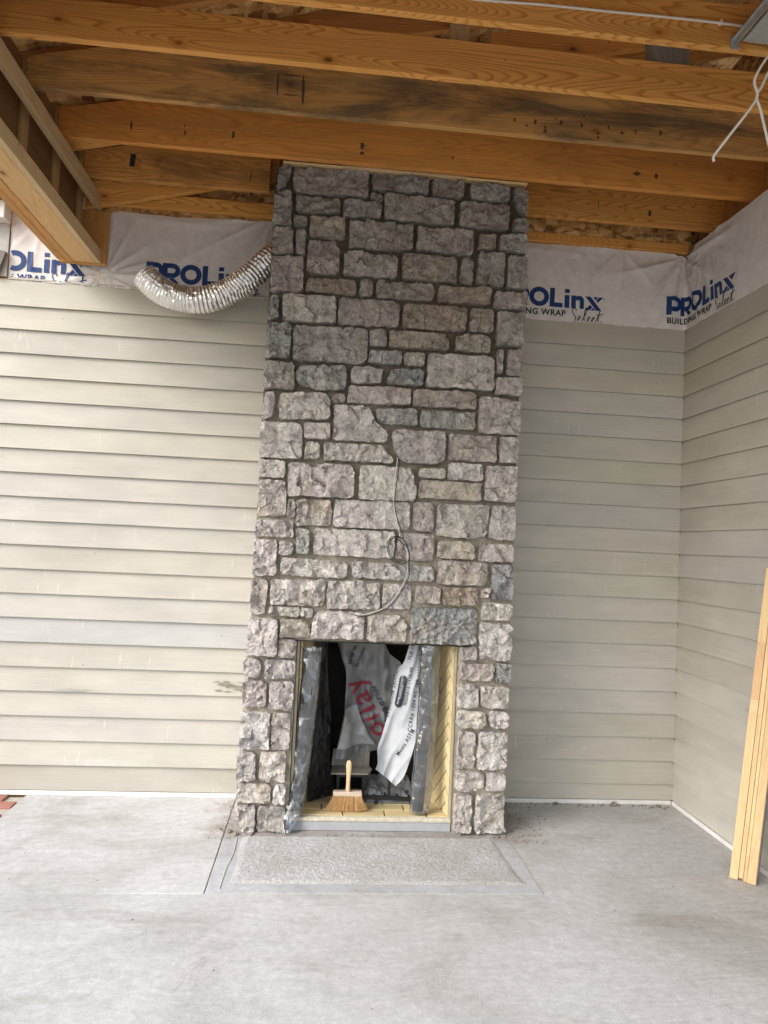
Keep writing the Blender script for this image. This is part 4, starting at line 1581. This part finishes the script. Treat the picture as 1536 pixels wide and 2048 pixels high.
hsheet("sack_cloth", [(0.60, 1.16), (0.562, 1.01), (0.517, 0.946), (0.49, 0.711), (0.448, 0.539), (0.421, 0.461), (0.425, 0.369), (0.411, 0.334)],
       [(0.70, 1.16), (0.70, 0.95), (0.69, 0.747), (0.675, 0.591), (0.655, 0.513), (0.622, 0.372), (0.594, 0.287), (0.55, 0.22)], fB, M_sack, sackB)


def print_on(txt, x, z, ang, size, fy, mat, parent, lift=0.006):
    q, w, h = serif_word(txt)
    c, s_ = math.cos(R(ang)), math.sin(R(ang))
    def fn(a, b):
        X = x + (a * c - b * s_); Z = z + (a * s_ + b * c)
        return Vector((X, fy(X, Z) - lift, Z))
    return lay("printed_lettering", shift(q, 0, 0, size), fn, mat, parent, 0.03)


print_on("oilay", 0.500, 0.50, 118, 0.20, fA, M_ink_red, sackA, 0.012)
print_on("Superior", 0.520, 0.60, 118, 0.062, fA, M_ink_blk, sackA, 0.012)
print_on("www.e", 0.235, 0.95, 72, 0.055, fA, M_ink_blk, sackA, 0.012)
print_on("synthetic", 0.285, 0.93, 72, 0.035, fA, M_ink_blk, sackA, 0.012)
print_on("Protectite Synthetic", 0.488, 0.655, 82, 0.038, fB, M_ink_blk, sackB)
print_on("NOA#16-1126.09", 0.588, 0.74, 82, 0.030, fB, M_ink_blk, sackB)
print_on("Meets ASTM", 0.560, 0.415, 62, 0.034, fB, M_ink_blk, sackB)
print_on("CCRR# 1004 AC 188 approved @ CAN", 0.628, 0.575, 84, 0.034, fB, M_ink_blk, sackB)
print_on("FL# 16", 0.605, 1.03, 78, 0.032, fB, M_ink_blk, sackB)
# dark rounded badge with pale words
bq = []
c82, s82 = math.cos(R(82)), math.sin(R(82))
ring = arc(0.16, 0, 0.024, 0.024, 90, -90, 8) + arc(0, 0, 0.024, 0.024, 270, 90, 8)
def badge_fn(a, b):
    X = 0.541 + a * c82 - b * s82; Z = 0.745 + a * s82 + b * c82
    return Vector((X, fB(X, Z) - 0.006, Z))
lay("printed_badge", [[Vector(p) for p in ring]], badge_fn, M_ink_blk, sackB, 0.03)
print_on("MIAMI-DADE COUNTY", 0.5395, 0.745, 82, 0.0165, fB, M_sack, sackB, 0.009)
print_on("APPROVED", 0.553, 0.78, 82, 0.0165, fB, M_sack, sackB, 0.009)

# black plastic gathered behind the sacks
bp_ = thing("black_sheeting", "crumpled black plastic sheeting bunched at the left back of the firebox", "sheeting", (0.15, 4.85, HZ))
hsheet("sheeting", [(0.015, 1.19), (0.005, 0.9), (0.0, 0.6), (-0.005, 0.3), (0.0, 0.09)], [(0.075, 1.19), (0.085, 0.9), (0.12, 0.6), (0.13, 0.3), (0.19, 0.09)],
       lambda x, z: 4.625 + 0.9 * x + 0.04 * fbm((x * 8, 1, z * 5), 3) + 0.03 * abs(fbm((x * 20, 3, z * 12), 3)), M_black, bp_)
fl = thing("plastic_sheet", "smoky crumpled plastic sheet lying on the firebox floor behind the grate", "sheeting", (0.5, 4.75, HZ))
v, f = [], []
nx, ny = 46, 26
for j in range(ny + 1):
    for i in range(nx + 1):
        x = 0.36 + 0.34 * i / nx; y = 4.66 + 0.24 * j / ny
        h = 0.03 + 0.06 * (j / ny) + 0.05 * abs(fbm((x * 9, y * 9, 2), 4)) + 0.02 * fbm((x * 26, y * 26, 6), 3)
        e = min(1, i / 4, (nx - i) / 4, j / 3)
        v.append((x, y, HZ + 0.004 + max(0.0, h) * e))
for j in range(ny):
    for i in range(nx):
        a = j * (nx + 1) + i
        f.append((a, a + 1, a + nx + 2, a + nx + 1))
pydata("film", v, f, M_sackg, fl, True)

# iron grate
gr = thing("fire_grate", "black iron fire grate standing on the firebox floor behind the brush", "grate", (0.4, 4.68, HZ))
def bar(name, a, b, r):
    bm = bmesh.new()
    a, b = Vector(a), Vector(b)
    add_tube(bm, [a, a.lerp(b, 0.5), b], r, 4)
    return from_bm(name, bm, M_black, gr)
for (x, y) in ((0.185, 4.66), (0.352, 4.66), (0.185, 4.80), (0.352, 4.80)):
    bar("upright", (x, y, HZ + 0.001), (x, y, 0.262), 0.011)
bar("rail", (0.36, 4.655, 0.125), (0.70, 4.655, 0.112), 0.014)
bar("rail", (0.36, 4.80, 0.125), (0.70, 4.80, 0.112), 0.012)
for x in (0.435, 0.66):
    bar("leg", (x, 4.655, HZ + 0.001), (x, 4.655, 0.115), 0.013)
bar("upright", (0.515, 4.655, 0.12), (0.515, 4.655, 0.245), 0.013)
for k in range(4):
    x = 0.42 + k * 0.075
    bar("cross_bar", (x, 4.655, 0.130), (x, 4.80, 0.130), 0.008)
bar("cross_bar", (0.185, 4.66, 0.255), (0.352, 4.66, 0.255), 0.009)
bar("cross_bar", (0.185, 4.80, 0.255), (0.352, 4.80, 0.255), 0.009)
off = thing("panel_offcut", "thin grey brown board lying on the iron grate under the sacks", "board", (0.27, 4.72, 0.268))
bm = bmesh.new()
prism(bm, [(0.135, 4.64), (0.375, 4.645), (0.405, 4.74), (0.385, 4.84), (0.15, 4.84)], 0.2665, 0.276, 'Z')
ob = from_bm("board", bm, M_pine_grey, off)
bm = bmesh.new()
for v_ in [(0.14, 4.80, 0.2765), (0.39, 4.80, 0.2765), (0.395, 4.835, 0.385), (0.15, 4.835, 0.375)]: bm.verts.new(v_)
bm.verts.ensure_lookup_table()
bm.faces.new(bm.verts[:])
r = bmesh.ops.extrude_face_region(bm, geom=bm.faces[:])
bmesh.ops.translate(bm, verts=[g_ for g_ in r['geom'] if isinstance(g_, bmesh.types.BMVert)], vec=(0, 0.006, 0))
from_bm("board", bm, M_pine_grey, off)

# block brush
br_ = thing("block_brush", "wide masonry block brush with tan bristles standing upright on the hearth bricks", "brush", (0.242, 4.525, HZ))
bx, by = 0.240, 4.535
bm = bmesh.new()
prof = [(0.000, 0.0165), (0.02, 0.0155), (0.06, 0.0135), (0.10, 0.0145), (0.135, 0.0185), (0.160, 0.0205), (0.180, 0.019), (0.192, 0.013), (0.196, 0.006)]
pts = [Vector((bx + 0.003, by, 0.188 + z * 1.03)) for z, _ in prof]
add_tube(bm, pts, lambda i, t, a: prof[i][1], 20, flat=0.75)
from_bm("handle", bm, M_handle, br_, True)
box("brush_block", (bx - 0.088, by - 0.022, 0.172), (bx + 0.092, by + 0.022, 0.200), M_blockw, br_, 0.004)
bm = bmesh.new()
rnd = random.Random(4)
for k in range(1500):
    u, w = rnd.uniform(-1, 1), rnd.uniform(-1, 1)
    top = Vector((bx + 0.002 + u * 0.086, by + w * 0.019, 0.174))
    fl_ = 1.38 + 0.08 * abs(u)
    bot = Vector((bx + u * 0.086 * fl_ + rnd.gauss(0, 0.004), by + w * 0.034 + rnd.gauss(0, 0.004) - 0.004, HZ + 0.001 + abs(rnd.gauss(0, 0.004)) + 0.012 * u * u * u * u))
    mid = top.lerp(bot, 0.5) + Vector((-u * 0.004, 0, 0))
    r0 = 0.0011
    prev = None
    for p in (top, mid, bot):
        ring = [bm.verts.new(p + Vector((math.cos(a) * r0, math.sin(a) * r0, 0))) for a in (0.3, 2.4, 4.5)]
        if prev:
            for i in range(3): bm.faces.new((prev[i], prev[(i + 1) % 3], ring[(i + 1) % 3], ring[i]))
        prev = ring
tag(from_bm("bristles", bm, M_brist, br_, True), kind="stuff")

# ================================================================== FOIL DUCTS
def duct(name, label, line, rad, seed):
    t = thing(name, label, "duct", line[0])
    pts0 = spline(line, 60)
    # even spacing along the line
    pts = [pts0[0]]
    for p in pts0[1:]:
        if (p - pts[-1]).length > 0.0058: pts.append(p)
    bm = bmesh.new()

    def rr(i, tt, a):
        ph = i * 0.0058 / 0.019 * 2 * math.pi
        cr = math.sin(ph + 2.2 * noise.noise(Vector((math.cos(a) * 1.7, math.sin(a) * 1.7, i * 0.035))))
        return rad * (1 + 0.05 * cr + 0.05 * fbm((math.cos(a) * 2.2, math.sin(a) * 2.2, i * 0.06 + seed), 3) + 0.06 * fbm((math.cos(a) * 6, math.sin(a) * 6, i * 0.16 + seed), 2))
    add_tube(bm, pts, rr, 46, cap=False)
    from_bm("foil_hose", bm, M_foil, t, False)
    return t


duct("foil_duct", "silver flexible foil duct curving out left of the chimney in front of the wrap",
     [(-0.25, 4.77, 3.73), (-0.42, 4.77, 3.655), (-0.59, 4.75, 3.475), (-0.75, 4.73, 3.355), (-0.90, 4.72, 3.305), (-1.07, 4.72, 3.325), (-1.18, 4.72, 3.385), (-1.245, 4.72, 3.445)], 0.085, 1)
duct("foil_duct", "short end of crumpled silver foil duct showing at the right edge of the chimney",
     [(1.10, 4.80, 3.70), (1.18, 4.80, 3.73), (1.245, 4.80, 3.735), (1.262, 4.80, 3.735)], 0.075, 5)

# ================================================================== CABLES
def cable(name, label, line, rad, mat, group=None, flat=1.0):
    bm = bmesh.new()
    add_tube(bm, spline(line, 10), rad, 10, flat=flat)
    o = from_bm(name, bm, mat, None, True)
    tag(o, label, "cable", group)
    return o


WIRE = [(442, 2279), (435, 2200), (426, 2095), (431, 2014), (443, 1949), (463, 1874), (483, 1805), (512, 1752), (531, 1704), (531, 1644), (536, 1596), (522, 1536), (487, 1470), (446, 1409), (394, 1364), (341, 1341), (288, 1323), (235, 1321), (188, 1335)]
LOOP = [(481, 1807), (438, 1805), (402, 1763), (410, 1709), (434, 1662), (489, 1638), (532, 1656), (541, 1694), (522, 1758), (487, 1799), (455, 1810)]
cable("thin_cable", "thin pale grey cable hanging in a long curve down the stone face", [(0.442, 4.40, 2.300)] + [(x / 1000, 4.352 - 0.006 * math.sin(i), z / 1000) for i, (x, z) in enumerate(WIRE)], 0.0022, M_gcable)
cable("thin_cable", "thin dark cable hanging beside the pale one and knotted into a loop",
      [(0.448, 4.40, 2.295)] + [(x / 1000 + 0.011 + 0.005 * math.sin(i * 1.3), 4.350, z / 1000 - 0.004) for i, (x, z) in enumerate(WIRE[:7])] + [(x / 1000, 4.338, z / 1000) for x, z in LOOP[1:]], 0.0028, M_bcable)
cable("thin_cable", "second thin dark cable following the lower curve across the stones",
      [(0.489, 4.346, 1.648), (0.44, 4.346, 1.672), (0.418, 4.346, 1.715), (0.414, 4.346, 1.760), (0.448, 4.346, 1.797)] + [(x / 1000 + 0.012, 4.346, z / 1000 - 0.008) for x, z in WIRE[7:]] , 0.0028, M_bcable)
cable("wall_cable", "white sheathed cable stapled along the face of the topmost joist", [(0.45, 3.024, 4.198), (0.63, 3.024, 4.200), (0.90, 3.024, 4.210), (1.15, 3.024, 4.212), (1.37, 3.024, 4.216), (1.60, 3.024, 4.218), (1.83, 3.022, 4.212), (1.98, 3.0, 4.16)], 0.0058, M_cable)
cable("hanging_cable", "white cable dangling from the light bracket, its cut end hooked to the left",
      [(1.95, 2.88, 4.16), (1.885, 2.88, 4.03), (1.82, 2.88, 3.93), (1.788, 2.88, 3.855), (1.803, 2.88, 3.79), (1.765, 2.88, 3.72), (1.69, 2.88, 3.615), (1.63, 2.88, 3.53), (1.609, 2.88, 3.497), (1.612, 2.88, 3.477)], 0.0058, M_cable)
cable("hanging_cable", "white cable dangling from the light bracket, crossing behind its twin to the right",
      [(1.97, 2.90, 4.16), (1.93, 2.90, 4.05), (1.87, 2.90, 3.93), (1.835, 2.90, 3.85), (1.812, 2.90, 3.80), (1.832, 2.90, 3.74), (1.856, 2.90, 3.65), (1.885, 2.90, 3.56), (1.93, 2.90, 3.52)], 0.0058, M_cable)
st = box("cable_staple", (1.700, 3.008, 4.206), (1.711, 3.031, 4.229), M_cable, None, 0.003)
tag(st, "small white staple holding the cable on the topmost joist", "staple")

# recessed-light bracket between two joists
brk = thing("light_bracket", "galvanised steel light bracket with a round hole fixed under the top joists", "bracket", (1.95, 2.85, 4.12))
bm = bmesh.new()
px0, px1, py0, py1, pz = 1.80, 2.20, 2.72, 3.015, 4.132
hx, hy, hr = 1.985, 2.93, 0.075
n = 32
circ = [(hx + hr * math.cos(2 * math.pi * i / n), hy + hr * math.sin(2 * math.pi * i / n)) for i in range(n)]
def outer(i):
    a = 2 * math.pi * i / n
    c, s_ = math.cos(a), math.sin(a)
    t = 1e9
    if c > 1e-6: t = min(t, (px1 - hx) / c)
    if c < -1e-6: t = min(t, (px0 - hx) / c)
    if s_ > 1e-6: t = min(t, (py1 - hy) / s_)
    if s_ < -1e-6: t = min(t, (py0 - hy) / s_)
    return (hx + c * t, hy + s_ * t)
ov = [outer(i) for i in range(n)]
for z in (pz, pz + 0.0015):
    A = [bm.verts.new((x, y, z)) for x, y in circ]
    B_ = [bm.verts.new((x, y, z)) for x, y in ov]
    for i in range(n): bm.faces.new((A[i], A[(i + 1) % n], B_[(i + 1) % n], B_[i]))
from_bm("plate", bm, M_galv, brk)
for x in (1.782, 2.215):
    box("hanger_bar", (x - 0.002, 2.661, 4.118), (x + 0.002, 3.028, 4.150), M_galv, brk)
    box("hanger_bar", (x - 0.014, 2.661, 4.1505), (x + 0.014, 3.028, 4.1525), M_galv, brk)
    box("nailing_flange", (x - 0.022, 3.0265, 4.104), (x + 0.022, 3.0285, 4.165), M_galv, brk)
box("stiffening_lip", (px0, 2.735, pz - 0.012), (px0 + 0.002, 3.0, pz - 0.0005), M_galv, brk)

# ================================================================== LEANING FINGER-JOINTED BOARDS
lean = thing("leaning_post", "pale finger-jointed laminated post leaning against the right wall", "post", (2.38, 3.79, 0))
W0 = Vector((2.337, 3.835, 0.0)); wd = Vector((0.094, -0.095, 0)); wl_ = wd.length; wd.normalize()
dp = Vector((0.70, 0.70, 0)); lv = Vector((0.112, 0.012, 1.0))
H_ = 1.72
cuts = [0, 0.33, 0.52, 0.66, 1.0]
dep = [0.0, 0.004, 0.0055, 0.002]
for k in range(4):
    a, b = cuts[k] * wl_ + 0.0012, cuts[k + 1] * wl_ - 0.0012
    rnd = random.Random(k + 2)
    z = 0.004 if k != 1 else 0.016
    marks = {0: [0.42, 0.98, 1.30], 1: [0.30, 0.9, 1.25], 2: [0.14, 0.80, 1.2], 3: [0.19, 1.05, 1.5]}[k]
    zs = [z] + marks + [H_]
    for m_ in range(len(zs) - 1):
        bm = bmesh.new()
        vs = []
        for zz in (zs[m_] + 0.0004, zs[m_ + 1] - 0.0004):
            for (u, w_) in ((a, dep[k]), (b, dep[k]), (b, 0.045), (a, 0.045)):
                vs.append(bm.verts.new(W0 + wd * u + dp * w_ + lv * zz))
        for q in ((0, 1, 2, 3), (4, 5, 6, 7), (0, 1, 5, 4), (1, 2, 6, 5), (2, 3, 7, 6), (3, 0, 4, 7)): bm.faces.new([vs[i] for i in q])
        red = (k, m_) in ((0, 2), (1, 0), (2, 0), (3, 0))
        from_bm("stave_piece", bm, M_finger_red if red else M_finger, lean)
bm = bmesh.new()
vs = []
for zz in (0.004, H_):
    for (u, w_) in ((wl_ + 0.0005, 0.004), (wl_ + 0.004, 0.004), (wl_ + 0.004, 0.045), (wl_ + 0.0005, 0.045)):
        vs.append(bm.verts.new(W0 + wd * u + dp * w_ + lv * zz))
for q in ((0, 1, 2, 3), (4, 5, 6, 7), (0, 1, 5, 4), (1, 2, 6, 5), (2, 3, 7, 6), (3, 0, 4, 7)): bm.faces.new([vs[i] for i in q])
from_bm("weatherstrip", bm, M_brown, lean)

# ================================================================== CRUMBS OF MORTAR
bm = bmesh.new()
rnd = random.Random(11)
spots = []
for k in range(330):
    m_ = rnd.random()
    if m_ < 0.25: x, y, s_ = -0.44 - abs(rnd.gauss(0, 0.07)), rnd.uniform(4.25, 4.9), 0.004
    elif m_ < 0.58: x, y, s_ = 1.24 + abs(rnd.gauss(0, 0.12)), rnd.uniform(4.25, 4.93), 0.006
    elif m_ < 0.72: x, y, s_ = rnd.uniform(-0.42, 1.22), 4.36 - abs(rnd.gauss(0, 0.03)), 0.005
    elif m_ < 0.9: x, y, s_ = rnd.uniform(1.25, 2.55), 4.93 - abs(rnd.gauss(0, 0.03)), 0.006
    else: x, y, s_ = rnd.uniform(-1.6, 2.3), rnd.uniform(2.9, 4.8), 0.0035
    spots.append((x, y, s_ * rnd.uniform(0.4, 1.5)))
spots += [(1.72, 4.915, 0.020), (1.70, 4.90, 0.014), (2.14, 4.92, 0.026), (2.11, 4.90, 0.016), (2.45, 4.90, 0.02), (2.40, 4.88, 0.013), (2.48, 4.86, 0.012), (1.16, 4.345, 0.016), (1.13, 4.34, 0.012), (1.20, 4.35, 0.012), (0.93, 4.37, 0.016), (-0.42, 4.34, 0.024), (-0.46, 4.38, 0.02), (-0.33, 4.345, 0.018), (-0.52, 4.42, 0.014), (2.50, 3.70, 0.02), (2.55, 3.75, 0.03)]
for (x, y, s_) in spots:
    r_ = bmesh.ops.create_icosphere(bm, subdivisions=1, radius=s_, matrix=Matrix.Translation((x, y, s_ * 0.35)))
    for v_ in r_['verts']:
        q = v_.co - Vector((x, y, 0))
        v_.co = Vector((x, y, 0)) + q * (1 + 0.45 * noise.noise(v_.co * 90))
        v_.co.z = max(v_.co.z * 0.7, 0.0005)
o = from_bm("mortar_crumbs", bm, M_crumb, None)
tag(o, "scattered grey crumbs of mortar on the concrete round the chimney", "rubble", kind="stuff")
